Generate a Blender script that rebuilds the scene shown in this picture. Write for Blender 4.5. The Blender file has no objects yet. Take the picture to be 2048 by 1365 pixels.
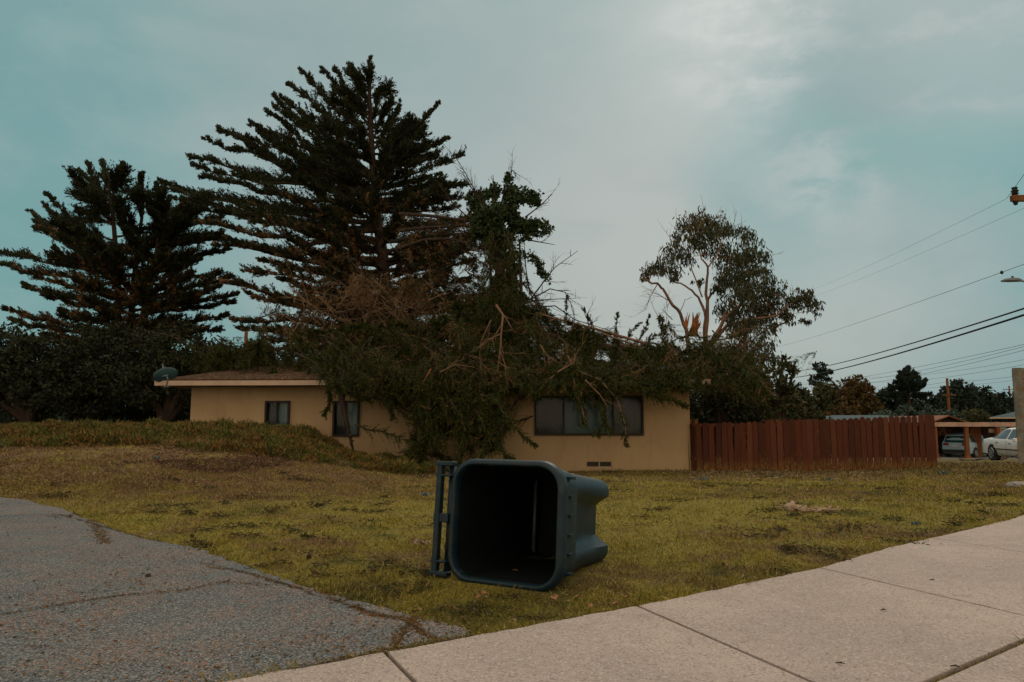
import bpy, math, random
import numpy as np
from mathutils import Vector, Matrix
random.seed(7); rng = np.random.default_rng(11)
R = math.radians
scene = bpy.context.scene
col = scene.collection
# ------------------------------------------------------------------ camera
CAMZ = 0.84; PITCH = R(6.3); F = 26/36*2048
cd = bpy.data.cameras.new('camera'); cam = bpy.data.objects.new('camera', cd); col.objects.link(cam)
cam.location = (0, 0, CAMZ); cam.rotation_euler = (R(90)+PITCH, 0, 0)
cd.lens = 26; cd.sensor_width = 36; cd.clip_start = 0.05; cd.clip_end = 6000
scene.camera = cam
scene.view_settings.view_transform = 'Standard'; scene.view_settings.look = 'None'
scene.view_settings.exposure = 0.0; scene.view_settings.gamma = 1
SP, CP = math.sin(PITCH), math.cos(PITCH)
def ray(px, py):
    a = (px-1024)/F; b = (682.5-py)/F
    return Vector((a, CP-b*SP, SP+b*CP))
def P(px, py, Y):
    d = ray(px, py); return Vector((0, 0, CAMZ))+d*(Y/d.y)
# ------------------------------------------------------------------ world / sky
w = bpy.data.worlds.new('World'); scene.world = w; w.use_nodes = True
nt = w.node_tree; N = nt.nodes; Lk = nt.links; N.clear()
SUN_EL, SUN_AZ = R(48), R(20)     # azimuth to the right of +Y
sky = N.new('ShaderNodeTexSky'); sky.sky_type = 'NISHITA'; sky.sun_disc = False
sky.sun_elevation = SUN_EL; sky.sun_rotation = SUN_AZ; sky.dust_density = 4; sky.air_density = 1.5
def nmath(op, a, b=None, c=None):
    n = N.new('ShaderNodeMath'); n.operation = op
    for i, v in enumerate((a, b, c)):
        if v is None: continue
        if isinstance(v, (int, float)): n.inputs[i].default_value = v
        else: Lk.new(v, n.inputs[i])
    return n.outputs[0]
def wmix(fac, a, b):
    n = N.new('ShaderNodeMix'); n.data_type = 'RGBA'
    for s, v in ((n.inputs[0], fac), (n.inputs[6], a), (n.inputs[7], b)):
        if isinstance(v, (int, float)): s.default_value = v
        elif isinstance(v, tuple): s.default_value = (*v, 1)
        else: Lk.new(v, s)
    return n.outputs[2]
tc = N.new('ShaderNodeTexCoord'); D = tc.outputs['Generated']
sep = N.new('ShaderNodeSeparateXYZ'); Lk.new(D, sep.inputs[0])
def blob(px, py, a0, a1, warp=0.25):
    """1 inside a0 degrees of a sky direction, 0 beyond a1, edges broken by noise"""
    d = ray(px, py).normalized()
    n = N.new('ShaderNodeVectorMath'); n.operation = 'DOT_PRODUCT'; Lk.new(D, n.inputs[0]); n.inputs[1].default_value = d
    ang = nmath('ARCCOSINE', nmath('MINIMUM', n.outputs['Value'], 1.0))
    ang = nmath('ADD', ang, nmath('MULTIPLY', nmath('SUBTRACT', cl2, 0.5), warp))
    m = N.new('ShaderNodeMapRange'); m.interpolation_type = 'SMOOTHSTEP'
    Lk.new(ang, m.inputs[0]); m.inputs[1].default_value = R(a0); m.inputs[2].default_value = R(a1)
    m.inputs[3].default_value = 1; m.inputs[4].default_value = 0
    return m.outputs[0]
mp = N.new('ShaderNodeMapping'); mp.inputs['Scale'].default_value = (1, 1, 2.1); Lk.new(D, mp.inputs[0])
def wnoise(scale, det, rough, off, dist=0.0):
    m2 = N.new('ShaderNodeMapping'); m2.inputs['Location'].default_value = off; Lk.new(mp.outputs[0], m2.inputs[0])
    n = N.new('ShaderNodeTexNoise'); n.inputs['Scale'].default_value = scale; n.inputs['Detail'].default_value = det
    n.inputs['Roughness'].default_value = rough; n.inputs['Distortion'].default_value = dist
    Lk.new(m2.outputs[0], n.inputs['Vector']); return n.outputs['Fac']
cl1 = wnoise(2.3, 6, 0.5, (3.1, 1.7, 0.4), 0.2)
cl2 = wnoise(4.5, 7, 0.55, (7.1, 2.2, 5.4), 0.3)
cl3 = wnoise(11, 6, 0.6, (1.1, 9.2, 2.4), 0.2)
def sm(v, a, b):
    m = N.new('ShaderNodeMapRange'); m.interpolation_type = 'SMOOTHSTEP'; Lk.new(v, m.inputs[0])
    m.inputs[1].default_value = a; m.inputs[2].default_value = b; return m.outputs[0]
TEAL = (0.150, 0.330, 0.335); GREY = (0.315, 0.420, 0.415); PALE = (0.47, 0.515, 0.50); DULL = (0.235, 0.345, 0.350)
c = wmix(sm(cl1, 0.36, 0.62), TEAL, GREY)
c = wmix(nmath('MULTIPLY', blob(760, 200, 8, 30), 0.85), c, (0.31, 0.40, 0.395))
c = wmix(nmath('MULTIPLY', blob(1330, 560, 4, 24), 0.85), c, (0.45, 0.475, 0.455))
c = wmix(nmath('MULTIPLY', blob(-150, 620, 8, 26), 0.8), c, (0.165, 0.35, 0.35))
c = wmix(nmath('MULTIPLY', blob(20, 120, 3, 18), 0.75), c, (0.17, 0.345, 0.35))
c = wmix(nmath('MULTIPLY', blob(1800, 340, 5, 17), 0.9), c, (0.165, 0.36, 0.365))
c = wmix(nmath('MULTIPLY', blob(2030, 740, 2, 12), 0.7), c, (0.15, 0.34, 0.36))
c = wmix(nmath('MULTIPLY', blob(1760, 590, 2, 12), 0.6), c, (0.43, 0.46, 0.45))
c = wmix(nmath('MULTIPLY', blob(1440, 30, 1, 13, .35), 0.6), c, (0.52, 0.57, 0.56))
c = wmix(nmath('MULTIPLY', blob(1740, 120, 2, 9, .3), 0.7), c, (0.215, 0.325, 0.335))
c = wmix(nmath('MULTIPLY', nmath('MULTIPLY', blob(1490, 70, 1, 8, .25), sm(cl3, 0.40, 0.68)), 0.75), c, (0.64, 0.66, 0.645))
c = wmix(nmath('MULTIPLY', blob(2000, 10, 2, 13), 0.6), c, (0.40, 0.46, 0.455))
c = wmix(nmath('MULTIPLY', nmath('MULTIPLY', blob(1950, 20, 2, 10), sm(cl3, 0.45, 0.7)), 0.4), c, PALE)
c = wmix(nmath('MULTIPLY', nmath('MULTIPLY', blob(1650, 340, 1, 5), sm(cl3, 0.35, 0.6)), 0.6), c, PALE)
c = wmix(nmath('MULTIPLY', sm(cl2, 0.45, 0.75), 0.22), c, PALE)
c = wmix(nmath('MULTIPLY', sm(cl2, 0.52, 0.25), 0.4), c, DULL)
c = wmix(nmath('MULTIPLY', sm(cl3, 0.5, 0.75), 0.12), c, PALE)
# sky brightened overhead and behind the camera: warm fill light added out of view
zen = sm(sep.outputs['Z'], 0.62, 0.95)
back = sm(nmath('MULTIPLY', sep.outputs['Y'], -1.0), -0.25, 0.45)
c = wmix(nmath('MULTIPLY', zen, 0.85), c, (0.90, 0.80, 0.68))
c = wmix(nmath('MULTIPLY', back, 0.9), c, (1.05, 0.84, 0.60))
bg1 = N.new('ShaderNodeBackground'); Lk.new(c, bg1.inputs[0]); bg1.inputs[1].default_value = 1.0
bg2 = N.new('ShaderNodeBackground'); Lk.new(sky.outputs[0], bg2.inputs[0]); bg2.inputs[1].default_value = 0.08
ms = N.new('ShaderNodeMixShader'); ms.inputs[0].default_value = 0.93
Lk.new(bg2.outputs[0], ms.inputs[1]); Lk.new(bg1.outputs[0], ms.inputs[2])
wo = N.new('ShaderNodeOutputWorld'); Lk.new(ms.outputs[0], wo.inputs[0])
# ------------------------------------------------------------------ sun
sl = bpy.data.lights.new('sun', 'SUN'); sl.energy = 1.1; sl.angle = R(18); sl.color = (1, 0.86, 0.70)
so = bpy.data.objects.new('sun', sl); col.objects.link(so)
sd = Vector((math.sin(SUN_AZ)*math.cos(SUN_EL), math.cos(SUN_AZ)*math.cos(SUN_EL), math.sin(SUN_EL)))
so.rotation_euler = sd.to_track_quat('Z', 'Y').to_euler()
so.location = (0, 0, 40)
# ------------------------------------------------------------------ helpers: objects
def tag(o, label=None, cat=None, group=None, kind=None):
    if label: o['label'] = label
    if cat: o['category'] = cat
    if group: o['group'] = group
    if kind: o['kind'] = kind
    return o
def empty(name, loc=(0, 0, 0), label=None, cat=None, group=None, rz=0):
    o = bpy.data.objects.new(name, None); col.objects.link(o); o.location = loc; o.rotation_euler = (0, 0, rz)
    o.empty_display_size = 0.2
    return tag(o, label, cat, group)
class MB:
    def __init__(s): s.v = []; s.f = []; s.n = 0; s.mi = []
    def add(s, v, f, m=0):
        v = np.asarray(v, dtype=np.float64).reshape(-1, 3)
        if isinstance(f, np.ndarray): groups = [f]
        else:
            d = {}
            for q in f: d.setdefault(len(q), []).append(q)
            groups = [np.array(x, dtype=np.int64) for x in d.values()]
        for g in groups:
            if len(g): s.f.append(g+s.n); s.mi.append(np.full(len(g), m))
        s.v.append(v); s.n += len(v); return s
    def box(s, c, d, rot=None, m=0):
        x, y, z = d[0]/2, d[1]/2, d[2]/2
        v = [Vector((i*x, j*y, k*z)) for i in (-1, 1) for j in (-1, 1) for k in (-1, 1)]
        if rot is not None: v = [rot @ q for q in v]
        v = [q+Vector(c) for q in v]
        return s.add(v, [(0, 1, 3, 2), (4, 6, 7, 5), (0, 4, 5, 1), (2, 3, 7, 6), (0, 2, 6, 4), (1, 5, 7, 3)], m)
    def tube(s, pts, rad, seg=6, cap=True, m=0):
        pts = [Vector(p) for p in pts]; n = len(pts)
        if not hasattr(rad, '__len__'): rad = [rad]*n
        V = []; up = Vector((0.13, 0.29, 0.95)); prev = None
        for i, p in enumerate(pts):
            t = (pts[min(i+1, n-1)]-pts[max(i-1, 0)])
            t = t.normalized() if t.length > 1e-9 else Vector((0, 0, 1))
            a = prev if prev is not None else (up if abs(t.dot(up)) < .9 else Vector((1, 0, 0)))
            a = (a-t*a.dot(t)); a = a.normalized() if a.length > 1e-6 else t.orthogonal().normalized(); prev = a
            b = t.cross(a)
            for k in range(seg):
                q = 2*math.pi*k/seg; V.append(p+(a*math.cos(q)+b*math.sin(q))*rad[i])
        Fs = [(i*seg+k, i*seg+(k+1) % seg, (i+1)*seg+(k+1) % seg, (i+1)*seg+k) for i in range(n-1) for k in range(seg)]
        if cap: Fs += [tuple(range(seg))[::-1], tuple((n-1)*seg+k for k in range(seg))]
        return s.add(V, Fs, m)
    def loft(s, rings, closed=True, cap0=False, cap1=False, m=0):
        k = len(rings[0]); V = [p for r in rings for p in r]; kk = k if closed else k-1
        Fs = [(i*k+j, i*k+(j+1) % k, (i+1)*k+(j+1) % k, (i+1)*k+j) for i in range(len(rings)-1) for j in range(kk)]
        if cap0: Fs.append(tuple(range(k))[::-1])
        if cap1: Fs.append(tuple((len(rings)-1)*k+j for j in range(k)))
        return s.add(V, Fs, m)
    def blades(s, c, d, ln, wd, curl=0.0, m=0):
        """leaf-sized rhombic faces: base c, direction d, length ln, width wd (arrays)"""
        n = len(c)
        if n == 0: return s
        d = d/np.maximum(np.linalg.norm(d, axis=1, keepdims=True), 1e-9)
        r = rng.normal(size=(n, 3)); sd_ = np.cross(d, r); sd_ /= np.maximum(np.linalg.norm(sd_, axis=1, keepdims=True), 1e-9)
        nm = np.cross(d, sd_); ln = np.asarray(ln).reshape(-1, 1)*np.ones((n, 1)); wd = np.asarray(wd).reshape(-1, 1)*np.ones((n, 1))
        mid = c+d*ln*.45+nm*ln*curl
        V = np.stack([c, mid+sd_*wd*.5, c+d*ln, mid-sd_*wd*.5], axis=1).reshape(-1, 3)
        return s.add(V, np.arange(n*4).reshape(-1, 4), m)
    def build(s, name, mats, parent=None, smooth=False, local=None):
        me = bpy.data.meshes.new(name)
        V = np.concatenate(s.v) if s.v else np.zeros((0, 3))
        if local is not None: V = V-np.array(local)
        me.vertices.add(len(V)); me.vertices.foreach_set('co', V.astype(np.float32).ravel())
        loops = np.concatenate([g.ravel() for g in s.f]); cnt = np.concatenate([np.full(len(g), g.shape[1]) for g in s.f])
        me.loops.add(len(loops)); me.loops.foreach_set('vertex_index', loops.astype(np.int32))
        me.polygons.add(len(cnt)); st = np.concatenate([[0], np.cumsum(cnt)[:-1]])
        me.polygons.foreach_set('loop_start', st.astype(np.int32)); me.polygons.foreach_set('loop_total', cnt.astype(np.int32))
        if not isinstance(mats, (list, tuple)): mats = [mats]
        for q in mats: me.materials.append(q)
        if len(mats) > 1: me.polygons.foreach_set('material_index', np.concatenate(s.mi).astype(np.int32))
        me.update(calc_edges=True); me.validate()
        me.polygons.foreach_set('use_smooth', np.full(len(cnt), bool(smooth)))
        o = bpy.data.objects.new(name, me); col.objects.link(o)
        if local is not None: o.location = local
        if parent is not None:
            o.parent = parent
        return o
def bev(o, wdt=0.01, seg=2):
    b = o.modifiers.new('bevel', 'BEVEL'); b.width = wdt; b.segments = seg; b.limit_method = 'ANGLE'; return o
# ------------------------------------------------------------------ helpers: materials
def newmat(name, rough=0.8, spec=0.3):
    m = bpy.data.materials.new(name); m.use_nodes = True; t = m.node_tree; b = t.nodes['Principled BSDF']
    b.inputs['Roughness'].default_value = rough; b.inputs['Specular IOR Level'].default_value = spec
    return m, t, b
class NT:
    def __init__(s, t): s.t = t; s.g = t.nodes.new('ShaderNodeNewGeometry')
    def new(s, k): return s.t.nodes.new(k)
    def set(s, i, v):
        if isinstance(v, (int, float)): i.default_value = v
        elif isinstance(v, tuple): i.default_value = (*v, 1) if len(v) == 3 and i.type == 'RGBA' else v
        else: s.t.links.new(v, i)
    def noise(s, scale, det=4, rough=.55, dist=0., vec=None, off=None, stretch=None, obj=False):
        v = vec if vec is not None else s.pos(obj)
        if off or stretch:
            m = s.new('ShaderNodeMapping'); s.t.links.new(v, m.inputs[0])
            if off: m.inputs['Location'].default_value = off
            if stretch: m.inputs['Scale'].default_value = stretch
            v = m.outputs[0]
        n = s.new('ShaderNodeTexNoise'); n.inputs['Scale'].default_value = scale; n.inputs['Detail'].default_value = det
        n.inputs['Roughness'].default_value = rough; n.inputs['Distortion'].default_value = dist
        s.t.links.new(v, n.inputs['Vector']); return n.outputs['Fac']
    def pos(s, obj=False):
        if obj: return s.new('ShaderNodeTexCoord').outputs['Object']
        return s.g.outputs['Position']
    def vor(s, scale, feat='F1', out='Distance', rnd=1.):
        n = s.new('ShaderNodeTexVoronoi'); n.feature = feat; n.inputs['Scale'].default_value = scale
        n.inputs['Randomness'].default_value = rnd
        s.t.links.new(s.pos(), n.inputs['Vector']); return n.outputs[out]
    def sm(s, v, a, b):
        m = s.new('ShaderNodeMapRange'); m.interpolation_type = 'SMOOTHSTEP'; s.set(m.inputs[0], v)
        m.inputs[1].default_value = a; m.inputs[2].default_value = b; return m.outputs[0]
    def mix(s, f, a, b, mode='MIX'):
        n = s.new('ShaderNodeMix'); n.data_type = 'RGBA'; n.blend_type = mode
        s.set(n.inputs[0], f); s.set(n.inputs[6], a); s.set(n.inputs[7], b); return n.outputs[2]
    def math(s, op, a, b=0.):
        n = s.new('ShaderNodeMath'); n.operation = op; s.set(n.inputs[0], a); s.set(n.inputs[1], b); return n.outputs[0]
    def bump(s, h, strength=.5, dist=.01):
        n = s.new('ShaderNodeBump'); n.inputs['Strength'].default_value = strength; n.inputs['Distance'].default_value = dist
        s.t.links.new(h, n.inputs['Height']); return n.outputs[0]
def simple(name, c1, c2, scale=3., rough=.8, spec=.3, bump=0., bscale=40., lo=.35, hi=.65, metal=0., bdist=.01, stretch=None):
    m, t, b = newmat(name, rough, spec); n = NT(t)
    cc = n.mix(n.sm(n.noise(scale, 5, .6, stretch=stretch), lo, hi), c1, c2); t.links.new(cc, b.inputs['Base Color'])
    b.inputs['Metallic'].default_value = metal
    if bump: t.links.new(n.bump(n.noise(bscale, 4, .6, stretch=stretch), bump, bdist), b.inputs['Normal'])
    return m
def leafmat(name, c1, c2, c3=None, scale=1.2, lo=.55, hi=.75, rough=.75, transl=0.0, dk=0.):
    m, t, b = newmat(name, rough, .15); n = NT(t)
    rnd = n.g.outputs['Random Per Island']
    cc = n.mix(n.sm(rnd, dk, 1.), c1, c2)
    if c3: cc = n.mix(n.math('MULTIPLY', n.sm(n.noise(scale, 4, .6), lo, hi), n.sm(rnd, .1, .9)), cc, c3)
    t.links.new(cc, b.inputs['Base Color'])
    if transl:
        tr = n.new('ShaderNodeBsdfTranslucent'); t.links.new(cc, tr.inputs[0])
        mx = n.new('ShaderNodeMixShader'); mx.inputs[0].default_value = transl
        t.links.new(b.outputs[0], mx.inputs[1]); t.links.new(tr.outputs[0], mx.inputs[2])
        t.links.new(mx.outputs[0], t.nodes['Material Output'].inputs[0])
    return m
def lawn_colour(n, blades=False):
    big = n.noise(.55, 5, .6, .3, off=(3, 8, 1)); mid = n.noise(2.1, 6, .65, .4); fine = n.noise(38, 5, .7)
    fine2 = n.noise(9, 6, .7, off=(5, 1, 0))
    grn = n.mix(n.sm(fine2, .3, .7), (.29, .24, .034), (.135, .135, .028))
    c = n.mix(n.sm(fine, .38, .66), grn, (.36, .29, .062))
    dead = n.mix(n.sm(fine, .4, .6), (.27, .165, .085), (.12, .068, .036))
    f = n.math('ADD', n.math('MULTIPLY', big, .55), n.math('MULTIPLY', mid, .5))
    c = n.mix(n.math('MULTIPLY', n.sm(f, .505, .63), .9), c, dead)
    dk = n.noise(1.3, 5, .65, off=(11, 4, 2))
    c = n.mix(n.math('MULTIPLY', n.sm(dk, .52, .66), .75), c, (.060, .070, .018))
    # brown worn ground below the bank on the left
    sx = n.new('ShaderNodeSeparateXYZ'); n.t.links.new(n.pos(), sx.inputs[0])
    a = n.sm(n.math('MULTIPLY', sx.outputs[0], -1.), -.5, 4.5); b2 = n.sm(sx.outputs[1], 6.5, 11.5)
    c = n.mix(n.math('MULTIPLY', n.math('MULTIPLY', a, b2), n.sm(n.math('ADD', mid, n.math('MULTIPLY', fine2, .5)), .52, .80)), c, dead)
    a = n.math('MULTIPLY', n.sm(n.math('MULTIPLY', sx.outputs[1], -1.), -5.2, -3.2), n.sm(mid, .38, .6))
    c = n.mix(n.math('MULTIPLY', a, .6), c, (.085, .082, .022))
    a = n.sm(sx.outputs[1], 15., 18.5)
    c = n.mix(n.math('MULTIPLY', a, n.sm(fine2, .3, .62)), c, (.075, .050, .026))
    return c, fine, fine2
def lawn_mat(name, blades=False):
    m, t, b = newmat(name, .85, .1); n = NT(t)
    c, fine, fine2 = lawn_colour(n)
    if blades:
        rnd = n.g.outputs['Random Per Island']
        c = n.mix(n.math('MULTIPLY', n.sm(rnd, .74, 1.), .8), c, (.40, .28, .12))
        c = n.mix(n.math('MULTIPLY', n.sm(n.math('SUBTRACT', 1., rnd), .58, 1.), .75), c, (.045, .052, .013))
    else:
        h = n.math('ADD', fine, n.math('MULTIPLY', fine2, 1.2))
        c = n.mix(n.sm(n.noise(70, 5, .75), .52, .66), c, (.05, .038, .016))
        t.links.new(n.bump(h, .9, .05), b.inputs['Normal'])
    t.links.new(c, b.inputs['Base Color'])
    return m
M = {}
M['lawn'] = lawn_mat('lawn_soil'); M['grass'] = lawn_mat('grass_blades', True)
def asphalt():
    m, t, b = newmat('asphalt', .85, .25); n = NT(t)
    v = n.vor(170, 'F1', 'Color'); d = n.vor(170, 'F1', 'Distance')
    sp = n.new('ShaderNodeSeparateColor'); t.links.new(v, sp.inputs[0])
    c = n.mix(n.sm(n.noise(1.2, 5, .6), .3, .7), (.085, .100, .108), (.135, .135, .132))
    c = n.mix(n.sm(sp.outputs[0], .62, .92), c, (.30, .30, .29))
    c = n.mix(n.sm(sp.outputs[1], .70, .92), c, (.028, .036, .042))
    c = n.mix(n.math('MULTIPLY', n.sm(sp.outputs[2], .82, .92), n.sm(n.noise(3, 4), .38, .58)), c, (.34, .15, .075))
    c = n.mix(n.math('MULTIPLY', n.sm(n.noise(5, 6, .7, off=(2, 2, 2)), .60, .72), .55), c, (.16, .085, .04))
    t.links.new(c, b.inputs['Base Color'])
    t.links.new(n.bump(n.math('SUBTRACT', n.noise(120, 3, .6), n.math('MULTIPLY', d, .7)), .9, .008), b.inputs['Normal'])
    return m
M['asphalt'] = asphalt()
def concrete(name, c1, c2, spk=(.12, .10, .09)):
    m, t, b = newmat(name, .85, .2); n = NT(t)
    c = n.mix(n.sm(n.noise(1.1, 6, .65, .3), .32, .68), c1, c2)
    c = n.mix(n.math('MULTIPLY', n.sm(n.noise(6, 6, .7, .4, off=(4, 0, 0)), .5, .72), .35), c, (c2[0]*.62, c2[1]*.62, c2[2]*.62))
    v = n.vor(150, 'F1', 'Color'); sp = n.new('ShaderNodeSeparateColor'); t.links.new(v, sp.inputs[0])
    c = n.mix(n.math('MULTIPLY', n.sm(sp.outputs[0], .72, .95), .55), c, spk)
    c = n.mix(n.math('MULTIPLY', n.sm(sp.outputs[1], .78, .95), .4), c, (.62, .56, .50))
    t.links.new(c, b.inputs['Base Color'])
    t.links.new(n.bump(n.math('ADD', n.noise(170, 4, .7), n.math('MULTIPLY', n.noise(14, 4), .6)), .55, .006), b.inputs['Normal'])
    return m
M['concrete'] = concrete('sidewalk_concrete', (.42, .340, .300), (.335, .275, .246))
M['oldconcrete'] = concrete('old_concrete', (.30, .26, .20), (.21, .20, .165))
M['dirt'] = simple('dark_dirt', (.035, .024, .014), (.07, .05, .025), 30, .95, .1, .6, 90)
def stucco():
    m, t, b = newmat('tan_stucco', .9, .15); n = NT(t)
    c = n.mix(n.sm(n.noise(.9, 5, .6, .3), .3, .7), (.46, .325, .185), (.40, .275, .155))
    c = n.mix(n.math('MULTIPLY', n.sm(n.noise(2.2, 6, .7, .3, stretch=(1.6, 1.6, .35)), .50, .75), .42), c, (.27, .18, .105))
    t.links.new(c, b.inputs['Base Color']); t.links.new(n.bump(n.noise(55, 4, .7), .35, .006), b.inputs['Normal']); return m
M['stucco'] = stucco()
M['roof'] = simple('brown_shingle', (.11, .060, .032), (.055, .034, .022), 9, .95, .1, .8, 26, .4, .6, bdist=.03)
M['fascia'] = simple('cream_fascia', (.50, .37, .27), (.42, .31, .23), 3, .7, .2)
M['frame'] = simple('dark_brown_frame', (.018, .013, .011), (.028, .02, .016), 6, .6, .3)
def pane(name, col1, col2, stripes):
    m, t, b = newmat(name, .25, .5); n = NT(t)
    sx = n.new('ShaderNodeSeparateXYZ'); t.links.new(n.pos(), sx.inputs[0])
    wv = n.math('FRACT', n.math('MULTIPLY', sx.outputs[0 if stripes == 'v' else 2], 9. if stripes == 'v' else 18.))
    c = n.mix(n.sm(wv, .75, 1.), col1, col2); t.links.new(c, b.inputs['Base Color']); return m
M['blind_light'] = pane('pale_blind', (.20, .36, .38), (.15, .28, .30), 'v')
M['blind_grey'] = pane('grey_blind', (.06, .075, .07), (.04, .055, .05), 'v')
M['blind_teal'] = pane('teal_shade', (.075, .19, .19), (.06, .16, .16), 'h')
M['blind_dark'] = pane('dark_glass', (.012, .02, .022), (.01, .016, .018), 'h')
def glassm():
    m, t, b = newmat('window_glass', .06, .5); n = NT(t)
    b.inputs['Base Color'].default_value = (.01, .014, .015, 1); b.inputs['Alpha'].default_value = .22; return m
M['glass'] = glassm()
M['vent'] = simple('vent_mesh', (.035, .03, .025), (.06, .05, .04), 60, .8, .2)
def fencemat():
    m, t, b = newmat('red_stained_board', .85, .15); n = NT(t)
    g = n.noise(7, 5, .6, .2, stretch=(5, 5, .35)); f = n.noise(22, 5, .7, stretch=(2.2, 2.2, .5))
    c = n.mix(n.sm(g, .3, .7), (.072, .023, .012), (.112, .036, .018))
    rnd = n.g.outputs['Random Per Island']
    c = n.mix(n.math('MULTIPLY', n.sm(rnd, .3, 1.), .75), c, (.052, .018, .012)); c = n.mix(n.math('MULTIPLY', n.sm(n.math('SUBTRACT', 1., rnd), .8, 1.), .6), c, (.15, .055, .028))
    sx = n.new('ShaderNodeSeparateXYZ'); t.links.new(n.pos(), sx.inputs[0])
    low = n.sm(n.math('ADD', n.math('MULTIPLY', sx.outputs[2], -1.), n.math('ADD', n.math('MULTIPLY', n.noise(3, 4, .7), .55), n.math('MULTIPLY', rnd, .14))), .46, .74)
    c = n.mix(n.math('MULTIPLY', low, n.sm(f, .40, .60)), c, (.20, .105, .028))
    c = n.mix(n.math('MULTIPLY', n.sm(f, .635, .70), .75), c, (.26, .17, .10))
    c = n.mix(n.sm(n.noise(13, 3, .6, off=(3, 3, 9), stretch=(3, 3, .6)), .765, .78), c, (.55, .47, .40))
    t.links.new(c, b.inputs['Base Color']); t.links.new(n.bump(n.noise(40, 5, .6, stretch=(4, 4, .3)), .6, .01), b.inputs['Normal']); return m
M['fence'] = fencemat()
def plastic():
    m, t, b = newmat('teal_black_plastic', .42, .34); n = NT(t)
    c = n.mix(n.sm(n.noise(6, 6, .65, .5, obj=True), .35, .7), (.004, .016, .025), (.007, .026, .038))
    c = n.mix(n.math('MULTIPLY', n.sm(n.noise(26, 6, .75, .8, obj=True, stretch=(1, 1, .25)), .57, .70), .55), c, (.075, .085, .085))
    c = n.mix(n.math('MULTIPLY', n.sm(n.noise(4, 6, .7, .6, obj=True, off=(3, 3, 1)), .52, .70), .45), c, (.045, .036, .026))
    t.links.new(c, b.inputs['Base Color'])
    rr = n.new('ShaderNodeMapRange'); t.links.new(n.noise(9, 6, .7, obj=True), rr.inputs[0]); rr.inputs[3].default_value = .34; rr.inputs[4].default_value = .62
    t.links.new(rr.outputs[0], b.inputs['Roughness'])
    t.links.new(n.bump(n.noise(45, 4, .6, obj=True), .12, .004), b.inputs['Normal']); return m
M['plastic'] = plastic()
M['plastic_in'] = simple('shaded_plastic_inside', (.0025, .0045, .0055), (.004, .007, .008), 8, .7, .25)  # shade of the deep bin put into the colour, darker than the outer plastic
M['rubber'] = simple('rubber', (.012, .012, .012), (.02, .02, .02), 20, .8, .2)
def bark(name, c1, c2, s=4.):
    return simple(name, c1, c2, s, .95, .1, .9, s*4, .35, .65, bdist=.04, stretch=(1, 1, .3))
M['bark'] = bark('cypress_bark', (.038, .027, .021), (.062, .044, .033))
M['bark_grey'] = bark('weathered_twig', (.24, .16, .10), (.12, .08, .05))
M['bark_red'] = bark('bare_red_twig', (.27, .165, .11), (.17, .10, .065))
M['euc'] = bark('eucalyptus_bark', (.30, .18, .115), (.16, .10, .07), 3.)
M['split'] = bark('split_wood', (.42, .17, .06), (.25, .09, .035), 9.)
M['cyp'] = leafmat('cypress_foliage', (.018, .024, .012), (.040, .046, .020), (.085, .055, .028), .7, .60, .78)
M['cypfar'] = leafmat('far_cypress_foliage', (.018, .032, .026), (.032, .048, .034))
M['dead'] = leafmat('dead_cypress_foliage', (.24, .14, .062), (.085, .052, .026), (.28, .18, .09), 1.5)
M['fallen'] = leafmat('fallen_cypress_foliage', (.008, .013, .004), (.100, .112, .022), (.13, .085, .03), 1.3, .66, .85, dk=.28)
M['ivy'] = leafmat('ivy_leaf', (.022, .040, .018), (.055, .080, .028))
M['oak'] = leafmat('dark_oak_leaf', (.016, .022, .010), (.034, .038, .018), (.070, .062, .026), .8, .58, .75)
M['eucleaf'] = leafmat('eucalyptus_leaf', (.030, .045, .026), (.085, .080, .036), (.17, .10, .045), 1.0, .6, .8)
M['bush'] = leafmat('bushy_green_leaf', (.030, .042, .018), (.075, .072, .028), (.14, .085, .035), .6, .55, .75)
M['orange'] = leafmat('rust_leaf', (.050, .040, .016), (.090, .058, .020), (.15, .075, .024), .25, .45, .65)
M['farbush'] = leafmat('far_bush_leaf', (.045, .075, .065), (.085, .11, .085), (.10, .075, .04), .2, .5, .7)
M['ice'] = leafmat('iceplant_leaf', (.045, .062, .018), (.17, .145, .034), (.24, .115, .038), 1.6, .42, .60)
M['white_paint'] = simple('white_car_paint', (.78, .75, .74), (.74, .71, .70), 2, .25, .5)
M['blue_paint'] = simple('silver_blue_car_paint', (.30, .42, .48), (.28, .40, .46), 2, .25, .5)
M['carglass'] = simple('tinted_car_glass', (.012, .05, .06), (.015, .055, .065), 2, .08, .6)
M['black'] = simple('black_trim', (.012, .012, .013), (.02, .02, .02), 9, .6, .3)
M['chrome'] = simple('wheel_alloy', (.35, .36, .37), (.25, .26, .27), 9, .35, .5, metal=.6)
M['redlamp'] = simple('red_tail_lamp', (.22, .015, .008), (.16, .012, .008), 9, .2, .5)
M['plate'] = simple('licence_plate', (.5, .5, .5), (.42, .42, .45), 30, .5, .3)
M['wood_brown'] = simple('brown_wood', (.20, .075, .030), (.14, .052, .022), 4, .8, .2, .4, 20, stretch=(1, 1, .2))
M['beam'] = simple('pinkish_beam', (.48, .31, .24), (.36, .23, .18), 2, .7, .2)
M['darkwall'] = simple('dark_carport_wall', (.05, .028, .018), (.03, .018, .013), 3, .9, .1)
M['blueroof'] = simple('slate_blue_roof', (.045, .080, .092), (.035, .062, .075), 3, .85, .2)
M['pole'] = simple('pole_wood', (.20, .085, .035), (.14, .065, .03), 5, .9, .1, .5, 20, stretch=(1, 1, .2))
M['metal'] = simple('grey_metal', (.16, .19, .20), (.11, .13, .14), 5, .5, .4, metal=.3)
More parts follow.
